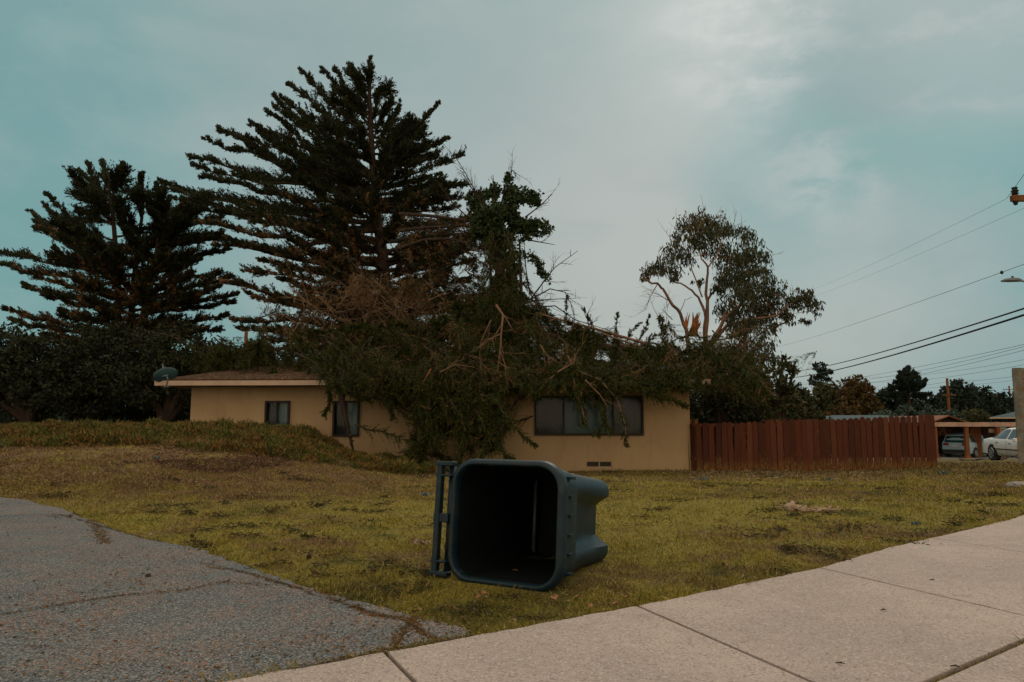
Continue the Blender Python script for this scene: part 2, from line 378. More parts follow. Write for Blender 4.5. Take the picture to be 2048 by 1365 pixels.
M['dish'] = simple('teal_grey_dish', (.028, .070, .085), (.022, .055, .07), 3, .45, .4)
M['wire'] = simple('black_wire', (.015, .02, .022), (.02, .028, .03), 5, .7, .2)
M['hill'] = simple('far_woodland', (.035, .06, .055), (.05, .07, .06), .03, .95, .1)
M['leaf'] = leafmat('dry_leaf', (.36, .17, .085), (.26, .12, .055))
M['sprig'] = leafmat('withered_sprig', (.035, .042, .014), (.075, .050, .024))
M['litter'] = leafmat('leaf_litter', (.30, .20, .13), (.12, .07, .04), (.45, .36, .28), 5, .5, .7)
M['fibre'] = simple('pale_bark_fibre', (.40, .29, .20), (.30, .21, .14), 20, .95, .1, .8, 60)
M['stone'] = simple('grey_stone', (.26, .23, .21), (.18, .16, .15), 8, .9, .2, .6, 40)
M['plasticbag'] = simple('crumpled_blue_scrap', (.10, .15, .155), (.05, .085, .09), 14, .5, .4)
M['tealbit'] = simple('teal_paint_dab', (.05, .42, .42), (.04, .36, .36), 9, .6, .3)
M['pink'] = simple('pink_blossom', (.55, .24, .16), (.42, .17, .10), 9, .8, .2)
M['moss'] = leafmat('crack_moss', (.11, .075, .02), (.16, .075, .025))
# ------------------------------------------------------------------ terrain
def S(t):
    t = np.clip(t, 0, 1); return t*t*(3-2*t)
def vnoise(x, y, s, seed=0):
    r = np.random.default_rng(seed); out = 0
    for _ in range(7):
        a = r.uniform(0, 2*np.pi); k = s*r.uniform(.6, 1.7); p = r.uniform(0, 6.28)
        out = out+np.sin(x*k*np.cos(a)+y*k*np.sin(a)+p)
    return out/7
def H(x, y):
    x = np.asarray(x, float); y = np.asarray(y, float)
    b = np.interp(y, [-50, 5, 21, 26, 36, 55, 80, 150, 300], [0, 0, -.50, -.56, -.98, -1.78, -2.3, -3, -3.2])
    left = S((-x-1.9)/5.2)
    b = b*(1-.75*left*S((y-22)/8))
    r = 1.03*left*S((y-6.5)/12.5)
    r = r+.05*np.exp(-((x+6.3)**2+((y-19.6)*1.3)**2)/2.2)
    near = S((y-4.2)/4)
    n = .035*vnoise(x, y, 1.3, 3)*near+.014*vnoise(x, y, 5, 4)*near
    r = r+.12*S((x-9)/8)*S((y-12)/10)*(1-S((y-24)/8))
    far = S((y-150)/400)
    return b+r+n*(1-S((y-30)/20))
def h1(x, y): return float(H(x, y))
def G(px, py, lift=0.):
    d = ray(px, py); o = Vector((0, 0, CAMZ)); t = 1.5
    while t < 400:
        p = o+d*t
        if p.z <= h1(p.x, p.y): break
        t += .02+t*.004
    p = o+d*t; return Vector((p.x, p.y, h1(p.x, p.y)+lift))
def axis(lo, hi, a, b, step, grow=1.12):
    v = list(np.arange(a, b, step)); s = step
    while v[-1] < hi: s *= grow; v.append(v[-1]+s)
    s = step
    while v[0] > lo: s *= grow; v.insert(0, v[0]-s)
    return np.array(v)
xs = axis(-1800, 1800, -10, 14, .16); ys = axis(-60, 3000, -1, 22, .16)
X, Yg = np.meshgrid(xs, ys); Z = H(X, Yg)
b = MB(); nx, ny = len(xs), len(ys)
ii = (np.arange(ny-1)[:, None]*nx+np.arange(nx-1)[None, :]).ravel()
b.add(np.stack([X, Yg, Z], -1).reshape(-1, 3), np.stack([ii, ii+1, ii+nx+1, ii+nx], -1))
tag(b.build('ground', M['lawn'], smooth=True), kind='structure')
def inpoly(x, y, poly):
    res = np.zeros(len(x), bool); n = len(poly)
    for i in range(n):
        x1, y1 = poly[i]; x2, y2 = poly[(i+1) % n]
        c_ = ((y1 > y) != (y2 > y)) & (x < (x2-x1)*(y-y1)/((y2-y1) if y2 != y1 else 1e-9)+x1); res ^= c_
    return res
# --- asphalt driveway, draped on the ground
apx = [(0, 997), (60, 1005), (120, 1019), (180, 1043), (250, 1072), (330, 1090), (400, 1104), (470, 1131), (560, 1163), (640, 1193), (760, 1222), (830, 1243), (885, 1256), (942, 1270), (938, 1284), (860, 1299), (770, 1318), (640, 1342), (510, 1367)]
aw = [G(*p) for p in apx]
edge = []
for i in range(len(aw)-1):
    for k in range(14):
        p = aw[i].lerp(aw[i+1], k/14); j = .018 if i < 13 else .005
        edge.append((p.x+random.uniform(-j, j), p.y+random.uniform(-j, j)))
edge.append((aw[-1].x, aw[-1].y))
ASPH = [(-14, 8.6), (-9, 8.2)]+edge+[(-1.15, 2.1), (-2.5, .9), (-3.6, -6), (-14, -6)]
import bmesh
def draped(name, poly, mat, lift, step=.5):
    bm = bmesh.new(); vs = [bm.verts.new((x, y, 0)) for x, y in poly]; f = bm.faces.new(vs)
    bmesh.ops.triangulate(bm, faces=[f])
    for ax, nrm in ((0, (1, 0, 0)), (1, (0, 1, 0))):
        lo = min(p[ax] for p in poly); hi = max(p[ax] for p in poly); v = lo+step
        while v < hi:
            co = [0, 0, 0]; co[ax] = v
            bmesh.ops.bisect_plane(bm, geom=bm.verts[:]+bm.edges[:]+bm.faces[:], plane_co=co, plane_no=nrm); v += step
    for v in bm.verts: v.co.z = h1(v.co.x, v.co.y)+lift
    bm.normal_update()
    for f in bm.faces:
        if f.normal.z < 0: f.normal_flip()
    me = bpy.data.meshes.new(name); bm.to_mesh(me); bm.free(); me.materials.append(mat)
    o = bpy.data.objects.new(name, me); col.objects.link(o); return o
drive = tag(draped('driveway', ASPH, M['asphalt'], .016), kind='structure')
# --- sidewalk slabs
jt = [G(770, 1317), G(1275, 1222), G(1640, 1145), G(1865, 1083), G(2048, 1035)]
jo = [G(815, 1366), G(1592, 1366), G(2048, 1243), G(2170, 1133), None]
def v2(p): return Vector((p.x, p.y, 0))
jt = [v2(p) for p in jt]
# outer (street-side) ends of the joints follow the joints' own direction, 1.25 m long
outer = []
for i, p in enumerate(jt):
    if jo[i] is not None: d = (v2(jo[i])-p).normalized()
    else: d = outer_dir
    outer_dir = d; outer.append(p+d*1.27)
# carry on the path in both directions
def ext(a0, a1, b0, b1, n):
    res = []
    for k in range(1, n+1): res.append((a1+(a1-a0)*k, b1+(b1-b0)*k))
    return res
e_r = ext(jt[3], jt[4], outer[3], outer[4], 14)
d0 = (jt[0]-jt[1]).normalized(); pl = jt[0]; ol = outer[0]; e_l = []
dd = (v2(G(520, 1366))-jt[0]).normalized()
for k in range(6):
    pl = pl+dd*1.22; ol = ol+dd*1.22; e_l.append((pl.copy(), ol.copy()))
line = [(a, b_) for a, b_ in reversed(e_l)]+list(zip(jt, outer))+e_r
b = MB(); SWT = .022
for i in range(len(line)-1):
    (a0, b0), (a1, b1) = line[i], line[i+1]
    u0 = (a1-a0).normalized()*.008; u1 = (b1-b0).normalized()*.008
    n = 24; top = []; 
    inner = [a0.lerp(a1, k/n) for k in range(n+1)]
    nrm = (b0-a0).normalized()
    inner = [q+nrm*random.uniform(-.006, .010)*(1 if 0 < k < n else 0) for k, q in enumerate(inner)]
    inner[0] += u0; inner[-1] -= u0
    ring = inner+[b1-u1, b0+u1]
    for q in ring: q.z = 0
    def zz(q, l): 
        return Vector((q.x, q.y, h1(q.x, q.y)+l))
    t_ = [zz(q, SWT) for q in ring]; bo = [zz(q, -.1) for q in ring]; m_ = len(ring)
    b.add(t_+bo, [tuple(range(m_))]+[(k, m_+k, m_+(k+1) % m_, (k+1) % m_) for k in range(m_)])
sw = tag(b.build('sidewalk', M['concrete']), kind='structure'); bev(sw, .004, 2)
SWP = [(a.x, a.y) for a, _ in line]+[(o_.x, o_.y) for _, o_ in reversed(line)]
# --- verge, kerb and street on the far side of the path (mostly out of frame)
b = MB(); rr = []
for i, (a, o_) in enumerate(line):
    nrm = (o_-a).normalized()
    z = h1(o_.x, o_.y)
    rr.append([Vector((*(o_+nrm*q).xy, z+l)) for q, l in ((.03, .0), (.035, .024), (.19, .022), (.21, .005), (.22, -.12))])
b.loft(rr, closed=False)
tag(b.build('kerb', M['concrete'], smooth=False), kind='structure')
# street
far_line = [(line[i][1]+(line[i][1]-line[i][0]).normalized()*.2) for i in range(len(line))]
b = MB(); b.loft([[Vector((q.x, q.y, h1(q.x, q.y)+.012)), Vector((q.x+(8 if i > 6 else 2), q.y-9, h1(q.x, q.y)+.012))] for i, q in enumerate(far_line)], closed=False)
tag(b.build('road', M['asphalt']), kind='structure')
# ------------------------------------------------------------------ house
HA = P(380, 845, 21.4); HB = P(1380, 845, 20.7); HA.z = HB.z = 0
hu = (HB-HA).normalized(); hn = Vector((hu.y, -hu.x, 0))       # along the front wall / out of it towards the street
HW = (HB-HA).length; EAVE = 1.88; HDEP = 8.6
hrz = math.atan2(hu.y, hu.x)
house = empty('house', HA, 'low tan stucco house with a brown shingle roof, crushed under the fallen cypress', 'house', rz=hrz)
def hl(px, py, off=0.):
    """pixel -> local (x, z) on the front wall plane"""
    d = ray(px, py); o = Vector((0, 0, CAMZ)); t = ((HA+hn*off)-o).dot(hn)/d.dot(hn); p = o+d*t
    return (p-HA).dot(hu), p.z
# openings in the front wall
def rect(x0, y0, x1, y1):
    a = hl(x0, y1); c_ = hl(x1, y0); return [a[0], a[1], c_[0], c_[1]]
W1 = rect(529, 802, 581, 874); W2 = rect(665, 802, 720, 873); W3 = rect(848, 800, 903, 873); W4 = rect(1069, 792, 1286, 871)
holes = [W1, W2, W3, W4]
b = MB(); T = .18
xsn = sorted({0., HW}|{v for h_ in holes for v in (h_[0], h_[2])}); zb, zt = -1.3, EAVE
def wallbox(x0, x1, z0, z1): b.box(((x0+x1)/2, T/2, (z0+z1)/2), (x1-x0, T, z1-z0))
for i in range(len(xsn)-1):
    x0, x1 = xsn[i], xsn[i+1]; h_ = [q for q in holes if q[0] <= x0+1e-6 and q[2] >= x1-1e-6]
    if h_: wallbox(x0, x1, zb, h_[0][1]); wallbox(x0, x1, h_[0][3], zt)
    else: wallbox(x0, x1, zb, zt)
b.box((T/2, HDEP/2+T/2, (zb+zt)/2), (T, HDEP-T, zt-zb)); b.box((HW-T/2, HDEP/2+T/2, (zb+zt)/2), (T, HDEP-T, zt-zb))
b.box((HW/2, HDEP+T/2, (zb+zt)/2), (HW, T, zt-zb))
b.build('wall', M['stucco'], house)
# low hipped roof with wide eaves
ov = .72; rx0, rx1, ry0, ry1 = -ov, HW+ov*.62, -ov, HDEP+ov; ze = EAVE+.13; zr = ze+.95; hip = 2.9
b = MB(); V = [(rx0, ry0, ze), (rx1, ry0, ze), (rx1, ry1, ze), (rx0, ry1, ze), (rx0+hip, (ry0+ry1)/2, zr), (rx1-hip, (ry0+ry1)/2, zr)]
V2 = [(x, y, z+.035) for x, y, z in V]
def roofgrid(q, nu, nv):
    a_, b_, c_, d_ = [Vector(v) for v in q]; rings = []
    for i in range(nv+1):
        s_ = i/nv; l = a_.lerp(d_, s_); r_ = b_.lerp(c_, s_)
        rings.append([l.lerp(r_, k/nu)+Vector((0, 0, .035+random.uniform(-.008, .008) if 0 < i < nv else .035)) for k in range(nu+1)])
    b.loft(rings, closed=False)
roofgrid((V[0], V[1], V[5], V[4]), 90, 22); roofgrid((V[2], V[3], V[4], V[5]), 30, 6)
b.add([V2[1], V2[2], V2[5], V2[3], V2[0], V2[4]], [(0, 1, 2), (3, 4, 5)])
b.add(V[:4]+V2[:4], [(0, 1, 5, 4), (1, 2, 6, 5), (2, 3, 7, 6), (3, 0, 4, 7), (3, 2, 1, 0)])
roof = b.build('roof', M['roof'], house)
b = MB(); fh = .135
for c_, d_ in ((((rx0+rx1)/2, ry0+.02, ze-fh/2-.002), (rx1-rx0, .04, fh)), ((rx0+.02, (ry0+ry1)/2, ze-fh/2-.002), (.04, ry1-ry0-.08, fh)),
               ((rx1-.02, (ry0+ry1)/2, ze-fh/2-.002), (.04, ry1-ry0-.08, fh)), (((rx0+rx1)/2, ry1-.02, ze-fh/2-.002), (rx1-rx0, .04, fh))): b.box(c_, d_)
b.build('fascia', M['fascia'], house)
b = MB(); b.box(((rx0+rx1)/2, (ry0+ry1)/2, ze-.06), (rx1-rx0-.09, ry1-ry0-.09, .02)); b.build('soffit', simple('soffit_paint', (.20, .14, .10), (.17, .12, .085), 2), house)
b = MB()
for k in range(9000):
    x = random.uniform(rx0+.1, rx1-.1); s_ = random.random()**1.5
    y = ry0+.05+s_*4; z = ze+.04+(y-ry0)*(zr-ze)/((ry1-ry0)/2)
    e_ = hip*(y-ry0)/((ry1-ry0)/2)
    if x < rx0+e_+.1 or x > rx1-e_-.1: continue
    b.add([(x, y, z), (x+.03, y+.02, z+.012), (x+.07, y+random.uniform(-.05, .05), z+.015)], [(0, 1, 2)])
o = b.build('roof_litter', M['litter'], house); o['kind'] = 'stuff'
def window(Wr, panes, label=None):
    x0, z0, x1, z1 = Wr; fw = .055; root = MB()
    root.box(((x0+x1)/2, -.01, z1-fw/2), (x1-x0, .12, fw)).box(((x0+x1)/2, -.01, z0+fw/2), (x1-x0, .12, fw))
    root.box((x0+fw/2, -.01, (z0+z1)/2), (fw, .12, z1-z0-2*fw)).box((x1-fw/2, -.01, (z0+z1)/2), (fw, .12, z1-z0-2*fw))
    tot = x1-x0-2*fw; xx = x0+fw
    fr = []
    for i, (wd, mt) in enumerate(panes):
        xe = xx+wd*tot; fr.append((xx, xe, mt))
        if i < len(panes)-1: root.box((xe, .0, (z0+z1)/2), (.05, .07, z1-z0-2*fw))
        xx = xe
    wo_ = root.build('window', M['frame'], house)
    if label: wo_['label'] = label
    for a_, c_, mt in fr:
        p_ = MB().box(((a_+c_)/2, .10, (z0+z1)/2), (c_-a_, .012, z1-z0-2*fw)).build('blind', M[mt], wo_)
        MB().box(((a_+c_)/2, .045, (z0+z1)/2), (c_-a_, .008, z1-z0-2*fw)).build('pane', M['glass'], wo_)
window(W1, ((.47, 'blind_grey'), (.53, 'blind_light')), 'small two-pane window half hidden by the iceplant bank')
window(W2, ((.45, 'blind_dark'), (.55, 'blind_light')), 'two-pane window behind a hanging strip of branch')
window(W3, ((.5, 'blind_dark'), (.5, 'blind_dark')))
window(W4, ((.26, 'blind_dark'), (.47, 'blind_teal'), (.27, 'blind_grey')), 'wide three-pane window under drooping cypress boughs')
for x0, x1 in ((1174, 1197), (1200, 1222)):
    a = hl(x0, 933); c_ = hl(x1, 924)
    b = MB().box(((a[0]+c_[0])/2, -.004, (a[1]+c_[1])/2), (c_[0]-a[0], .02, c_[1]-a[1]))
    for k in range(4): b.box(((a[0]+c_[0])/2, -.016, a[1]+(c_[1]-a[1])*(k+.5)/4), (c_[0]-a[0]-.02, .008, .012))
    b.build('foundation_vent', M['vent'], house)
# ------------------------------------------------------------------ satellite dish on the roof corner
dp = P(333, 772, 20.7); dish = empty('satellite_dish', dp, 'teal-grey oval satellite dish on the left corner of the tan house roof', 'satellite dish')
dc = P(331, 750, 20.7)-dp; sc = 20.7/F
nrm = Vector((-.42, .80, .42)).normalized(); ax1 = Vector((1, .35, .33)); ax1 = (ax1-nrm*ax1.dot(nrm)).normalized(); ax2 = nrm.cross(ax1)
rings = []
for k in range(7):
    r_ = k/6; rings.append([dc+ax1*math.cos(q)*r_*23*sc+ax2*math.sin(q)*r_*15.5*sc-nrm*(.05*(1-r_*r_)) for q in np.linspace(0, 2*math.pi, 28, endpoint=False)])
for k in range(6, -1, -1):
    r_ = k/6; rings.append([dc+ax1*math.cos(q)*r_*23*sc+ax2*math.sin(q)*r_*15.5*sc-nrm*(.05*(1-r_*r_)+.012) for q in np.linspace(0, 2*math.pi, 28, endpoint=False)])
MB().loft(rings).build('reflector', M['dish'], dish, smooth=True)
MB().tube([(0, 0, 0), (.02, 0, .10), (.04, -.02, .20), dc-nrm*.05], [.022]*4, 8).tube([dc-nrm*.07-ax1*.09, dc-nrm*.07+ax1*.07], .02, 6).build('mast', M['metal'], dish, smooth=True)
MB().tube([(0, 0, .02), (-.06, .06, -.03)], .012).tube([(0, 0, .02), (.08, .05, -.03)], .012).box((0, .02, -.03), (.14, .12, .015)).build('bracket', M['metal'], dish)
MB().tube([dc-ax2*.2, dc-ax2*.26+nrm*.2, dc-ax2*.1+nrm*.32], .012).box(dc-ax2*.1+nrm*.33, (.06, .1, .06)).build('feed_arm', M['metal'], dish)
# ------------------------------------------------------------------ red board fence
def board_fence(pts, tops, label, bw, lean, name='fence'):
    """pts: list of ground points; tops: z of the board tops at each point"""
    a, c_ = pts; L = (c_-a).length; u = (c_-a).normalized(); n_ = Vector((u.y, -u.x, 0))
    root = empty(name, a, label, 'fence', rz=math.atan2(u.y, u.x)); b = MB(); k = int(L/bw)
    for i in range(k):
        s_ = (i+.5)/k; x = s_*L; zg = h1(*(a+u*x).xy)-a.z; zt_ = tops[0]+(tops[1]-tops[0])*s_-a.z+random.uniform(-.025, .025)
        wd = bw*random.uniform(.82, .93); ln = random.uniform(-.016, .018)+lean; y = random.uniform(-.010, .010); th = .02
        zb_ = zg-.04; r_ = wd*.30; prof = [(-wd/2, zb_), (wd/2, zb_), (wd/2, zt_-r_), (wd*.34, zt_-r_*.35), (wd*.16, zt_), (-wd*.16, zt_), (-wd*.34, zt_-r_*.35), (-wd/2, zt_-r_)]
        fr = [(x+px_+ln*(z-zb_), y-th/2-.0, z) for px_, z in prof]; bk = [(x_, y+th/2, z) for x_, _, z in fr]; m_ = len(fr)
        b.add(fr+bk, [tuple(range(m_))]+[tuple(range(2*m_-1, m_-1, -1))]+[(q, m_+q, m_+(q+1) % m_, (q+1) % m_) for q in range(m_)])
    b.build('board_panel', M['fence'], root)
    for hh in (.3, 1.2):
        z0 = h1(a.x, a.y)-a.z+hh; z1 = h1(c_.x, c_.y)-a.z+hh
        MB().loft([[(x, yy, (z0 if x < 1 else z1)+dz) for yy, dz in ((.03, 0), (.07, 0), (.07, .09), (.03, .09))] for x in (0., L)], cap0=True, cap1=True).build('rail', M['wood_brown'], root)
    np_ = max(2, int(L/2.4)+1)
    for i in range(np_):
        x = .06+(L-.12)*i/(np_-1); zg = h1(*(a+u*x).xy)-a.z
        MB().box((x, .115, zg+.66), (.09, .09, 1.5)).build('post', M['wood_brown'], root)
    return root
f0 = G(1392, 954.5); f0 = P(1394, 954, 20.45); f0.z = h1(f0.x, f0.y); f1 = P(1876, 937, 21.5); f1.z = h1(f1.x, f1.y)
board_fence((f0, f1), (P(1390, 848, 20.45).z, P(1870, 830, 21.5).z), 'long weathered red board fence with dog-eared tops, between the tan house and the carport', .178, .0)
g0 = P(1373, 950, 20.85); g0.z = h1(g0.x, g0.y); g1 = f0+Vector((-.06, .02, 0)); g1.z = h1(g1.x, g1.y)
rt = board_fence((g0, g1), (P(1372, 845, 20.85).z, P(1390, 848, 20.45).z), 'short dark red return fence closing the gap to the house corner', .15, 0)
k0 = P(1378, 900, 27.5); k0.z = h1(k0.x, k0.y); k1 = P(1640, 900, 28.5); k1.z = h1(k1.x, k1.y)
board_fence((k0, k1), (P(1378, 838, 27.5).z, P(1640, 839, 28.5).z), 'farther red board fence of which only the tops show over the front fence', .178, 0)
# ------------------------------------------------------------------ wheeled bin lying on its side
def make_bin():
    root = empty('wheelie_bin', (0, 0, 0), 'dark teal wheeled rubbish bin lying on its side in the grass, its lidless mouth gaping', 'bin')
    HT = .97; K = 64
    def ring(z, wd, yb, yf, r, rec=0., flare=0.):
        out = []; hw = wd/2; n = K//4
        cs = [(hw-r, yf-r, 0), (-hw+r, yf-r, 90), (-hw+r, yb+r, 180), (hw-r, yb+r, 270)]
        pts = []
        for cx, cy, a0 in cs:
            for k in range(9): q = R(a0+90*k/8); pts.append((cx+r*math.cos(q), cy+r*math.sin(q)))
        # resample edges with extra points on the straights
        full = []
        for i in range(len(pts)):
            p, q = pts[i], pts[(i+1) % len(pts)]; full.append(p)
            if (i % 9) == 8:
                for k in range(1, 12): full.append((p[0]+(q[0]-p[0])*k/12, p[1]+(q[1]-p[1])*k/12))
        for x, y in full:
            if rec and y > (yb+yf)/2:
                s_ = float(S((.60*hw-abs(x))/(.22*hw))); y -= rec*s_
            out.append(Vector((x, y, z)))
        return out
    def dims(t):   # t 0 base .. 1 rim
        wd = .49+.125*t; yb = -.345-.035*t; yf = .085+.175*t**.9; return wd, yb, yf
    rings = []; ts = [0, .012, .03, .08, .2, .35, .5, .60, .64, .655, .67, .74, .82, .88, .90, .905, .93]
    for t in ts:
        wd, yb, yf = dims(t); r = .07+.05*t; g = 0
        rec = .055*float(S((.66-t)/.05)) if t > .1 else .055
        if t < .02: wd -= .02*(1-t/.02); yf -= .02
        if t > .655: yf += .012; wd += .006
        rings.append(ring(HT*t, wd+g, yb, yf+.05*float(S((.45-t)/.45)), r, rec+.03*float(S((.45-t)/.45))))
    bodyO = rings
    inner = []
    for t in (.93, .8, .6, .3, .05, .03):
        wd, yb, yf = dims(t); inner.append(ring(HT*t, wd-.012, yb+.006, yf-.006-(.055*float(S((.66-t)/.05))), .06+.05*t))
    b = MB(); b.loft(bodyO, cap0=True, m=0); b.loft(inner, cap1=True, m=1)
    # moulded ribs on the shoulder band under the rim
    for k in range(6):
        x = -.245+.098*k; y0 = dims(.78)[2]+.012
        for zc in (.80,): b.box((x, y0+.004, HT*zc), (.014, .034, HT*.07), Matrix.Rotation(R(-9), 3, 'X'))
    body = b.build('body', [M['plastic'], M['plastic_in']], root, smooth=True)
    md = body.modifiers.new('es', 'EDGE_SPLIT'); md.split_angle = R(40)
    # rim
    wd, yb, yf = dims(1.); sec = [(-.004, .925), (.012, .925), (.017, .93), (.021, .945), (.021, .972), (.017, .990), (.007, 1.0), (-.006, 1.003), (-.009, 1.0), (-.015, .987), (-.015, .95), (-.009, .93)]
    rr_ = [ring(HT*z, wd+2*o_, yb-o_, yf+.012+o_, .125+o_*.9) for o_, z in sec]
    b = MB(); b.loft(rr_+[rr_[0]]); rim = b.build('rim', M['plastic'], root, smooth=True)
    # hinge and handle assembly on the back
    yh = yb-.106; zc = HT*.985; b = MB()
    b.box((0, yh, zc-.01), (.60, .034, .045)); h = b.build('handle', M['plastic'], root); bev(h, .010, 3)
    for x, w_, d_, t_ in ((-.296, .026, .118, .055), (.296, .026, .118, .055), (-.232, .014, .105, .04), (.232, .014, .105, .04), (0, .05, .10, .03)):
        h2 = MB().box((x, yb-.064-.118/2+d_/2-.01, zc-.012), (w_, d_, t_)).build('handle_bracket', M['plastic'], root); bev(h2, .006, 2)
    b = MB().tube([(-.285, yb-.052, zc-.05), (.285, yb-.052, zc-.05)], .021, 12); b.build('hinge_bar', M['plastic'], root, smooth=True)
    # corner feet of the base
    MB().tube([(-.27, -.335, .105), (.27, -.335, .105)], .012, 10).build('axle', M['metal'], root, smooth=True)
    for s_ in (-1, 1):
        x = s_*.262; prof = [(.0, .015), (.04, .015), (.04, .025), (.105, .025), (.118, .018), (.122, .0)]
        rg = []
        for r_, t_ in [(.01, .022), (.035, .024), (.04, .012), (.085, .012), (.09, .027), (.118, .024), (.124, 0), (.118, -.024), (.09, -.027), (.085, -.012), (.04, -.012), (.035, -.024), (.01, -.022)]:
            rg.append([Vector((x+t_, -.335+r_*math.cos(q), .105+r_*math.sin(q))) for q in np.linspace(0, 2*math.pi, 28, endpoint=False)])
        MB().loft(rg).build('wheel', M['rubber'], root, smooth=True)
    return root
binr = make_bin()
ang = R(30.5); m_ = Vector((-math.sin(ang), -math.cos(ang), 0)); u_ = Vector((math.cos(ang), -math.sin(ang), 0))
Rm = Matrix((( (0), u_.x, m_.x), (0, u_.y, m_.y), (-1, 0, 0)))
tilt = Matrix.Rotation(-math.atan((.3075+.021-.245)/.97), 3, u_)
Rm = tilt @ Rm
binr.rotation_euler = Rm.to_euler()
mc = P(1005, 1035, 3.95); local_c = Vector((0, (-.38+.272)/2, .97))
loc = mc-Rm @ local_c; binr.location = loc
# ground contact: lowest point of body/rim
lowest = min((Rm @ Vector((x, y, z))+loc).z for x, y, z in ((.3285, 0, .93), (.245, 0, 0)))
binr.location.z += -lowest-.012
# ------------------------------------------------------------------ concrete post at the right
pt = P(2036, 737, 23.0); pb = G(2046, 922); zt_ = pt.z; x0 = P(2028, 800, 23.0).x
post = MB(); wpost = .55
bz = h1(x0+.3, 23)-.3
rg = []
for k in range(14):
    s_ = k/13; z = bz+(zt_-bz)*s_; j = lambda: random.uniform(-.012, .012)
    rg.append([Vector((x0+i+j(), 23.0+q+j(), z+(random.uniform(-.02, .03) if k == 13 else 0))) for i, q in ((0, 0), (wpost/3, -.01), (wpost*2/3, 0), (wpost, 0), (wpost, wpost/2), (wpost, wpost), (wpost/2, wpost), (0, wpost), (0, wpost/2))])
rg = [[Vector((x0+(v.x-x0)*.83+(v.y-23)*.56, 23-(v.x-x0)*.56+(v.y-23)*.83, v.z)) for v in r_] for r_ in rg]
post.loft(rg, cap0=True, cap1=True)
def lichen():
    m, t, b_ = newmat('lichened_concrete', .9, .1); n = NT(t)
    c_ = n.mix(n.sm(n.noise(2.2, 6, .7, .5), .35, .65), (.26, .24, .20), (.15, .15, .13))
    c_ = n.mix(n.math('MULTIPLY', n.sm(n.noise(3.4, 6, .75, .6, off=(4, 1, 2)), .50, .64), .8), c_, (.22, .10, .025))
    c_ = n.mix(n.math('MULTIPLY', n.sm(n.noise(6, 6, .7, .5, off=(9, 9, 2)), .56, .66), .6), c_, (.16, .28, .28))
    t.links.new(c_, b_.inputs['Base Color']); t.links.new(n.bump(n.noise(18, 6, .75), .9, .03), b_.inputs['Normal']); return m
tag(bev(post.build('concrete_post', lichen()), .02, 2), 'tall lichen-stained concrete post standing on the lawn at the right edge', 'concrete post')
# ------------------------------------------------------------------ vegetation helpers
UP = Vector((0, 0, 1))
def bez(p0, p1, p2, n):
    return [p0*(1-t)**2+p1*2*t*(1-t)+p2*t*t for t in np.linspace(0, 1, n)]
def bough(W, Lf, p0, p2, rad, arc=0., nt=40, tw=1.0, nb=26, bl=.28, tmin=.2, upb=.35, droop=0., tipf=.35, dead=None, deadf=0., wood=True, spread=.8, wid=.33, twood=0, jit=.35, thick=.0, flat=0., var=.45):
    p0 = Vector(p0); p2 = Vector(p2); L = (p2-p0).length
    c_ = p0.lerp(p2, .5)+UP*arc*L+Vector((random.uniform(-.06, .06), random.uniform(-.06, .06), 0))*L
    n = 9; cv = bez(p0, c_, p2, n)
    for i in range(1, n-1): cv[i] = cv[i]+Vector([random.uniform(-1, 1)*L*.020 for _ in range(3)])
    if wood: W.tube(cv, [rad*(1-.86*i/(n-1)) for i in range(n)], 5, cap=False)
    C = np.array(cv)
    t = tmin+(1-tmin)*rng.random(nt)**.8; f = t*(n-1); i0 = np.minimum(f.astype(int), n-2); fr = (f-i0)[:, None]
    base = C[i0]*(1-fr)+C[i0+1]*fr; tan = C[i0+1]-C[i0]; tan /= np.linalg.norm(tan, axis=1, keepdims=True)
    rv = rng.normal(size=(nt, 3))*np.array([1, 1, .6]); rv[:, 2] = np.where(rng.random(nt) < flat, np.abs(rv[:, 2]), rv[:, 2]); side = rv-tan*(rv*tan).sum(1)[:, None]; side /= np.linalg.norm(side, axis=1, keepdims=True)
    d = tan*.75+side*spread*rng.uniform(.5, 1.1, (nt, 1))+np.array([0, 0, 1.])*upb*rng.uniform(.2, 1.3, (nt, 1))
    d /= np.linalg.norm(d, axis=1, keepdims=True)
    ln = tw*(1-(1-tipf)*((t-tmin)/(1-tmin)))*rng.uniform(var, 1.1, nt)
    k = rng.random((nt, nb)); s_ = k*ln[:, None]
    pos = base[:, None, :]+d[:, None, :]*s_[..., None]+np.array([0, 0, -1.])*droop*(s_[..., None]**2)
    pos = pos+rng.normal(size=pos.shape)*(bl*.16+thick*ln[:, None, None]*(1-k[..., None]*.8))
    bd = d[:, None, :]+rng.normal(size=pos.shape)*jit+np.array([0, 0, 1.])*(upb*.35-droop*1.2*s_[..., None])
    bln = bl*rng.uniform(.5, 1.15, (nt, nb))*(1-.35*k)
    sel = np.zeros(nt, bool) if dead is None else (rng.random(nt) < deadf*(1.5-t))
    for mask, tgt in ((~sel, Lf), (sel, dead)):
        if mask.any() and tgt is not None:
            l_ = bln[mask].ravel(); tgt.blades(pos[mask].reshape(-1, 3), bd[mask].reshape(-1, 3), l_, l_*wid*rng.uniform(.7, 1.4, len(l_)), .04)
    for j in range(min(twood, nt)):
        b0 = Vector(base[j]); dd_ = Vector(d[j]); l_ = float(ln[j])
        W.tube([b0, b0+dd_*l_*.5-UP*droop*l_*l_*.25, b0+dd_*l_-UP*droop*l_*l_], [rad*.28+.006, rad*.2+.005, .004], 4, cap=False)
    return cv
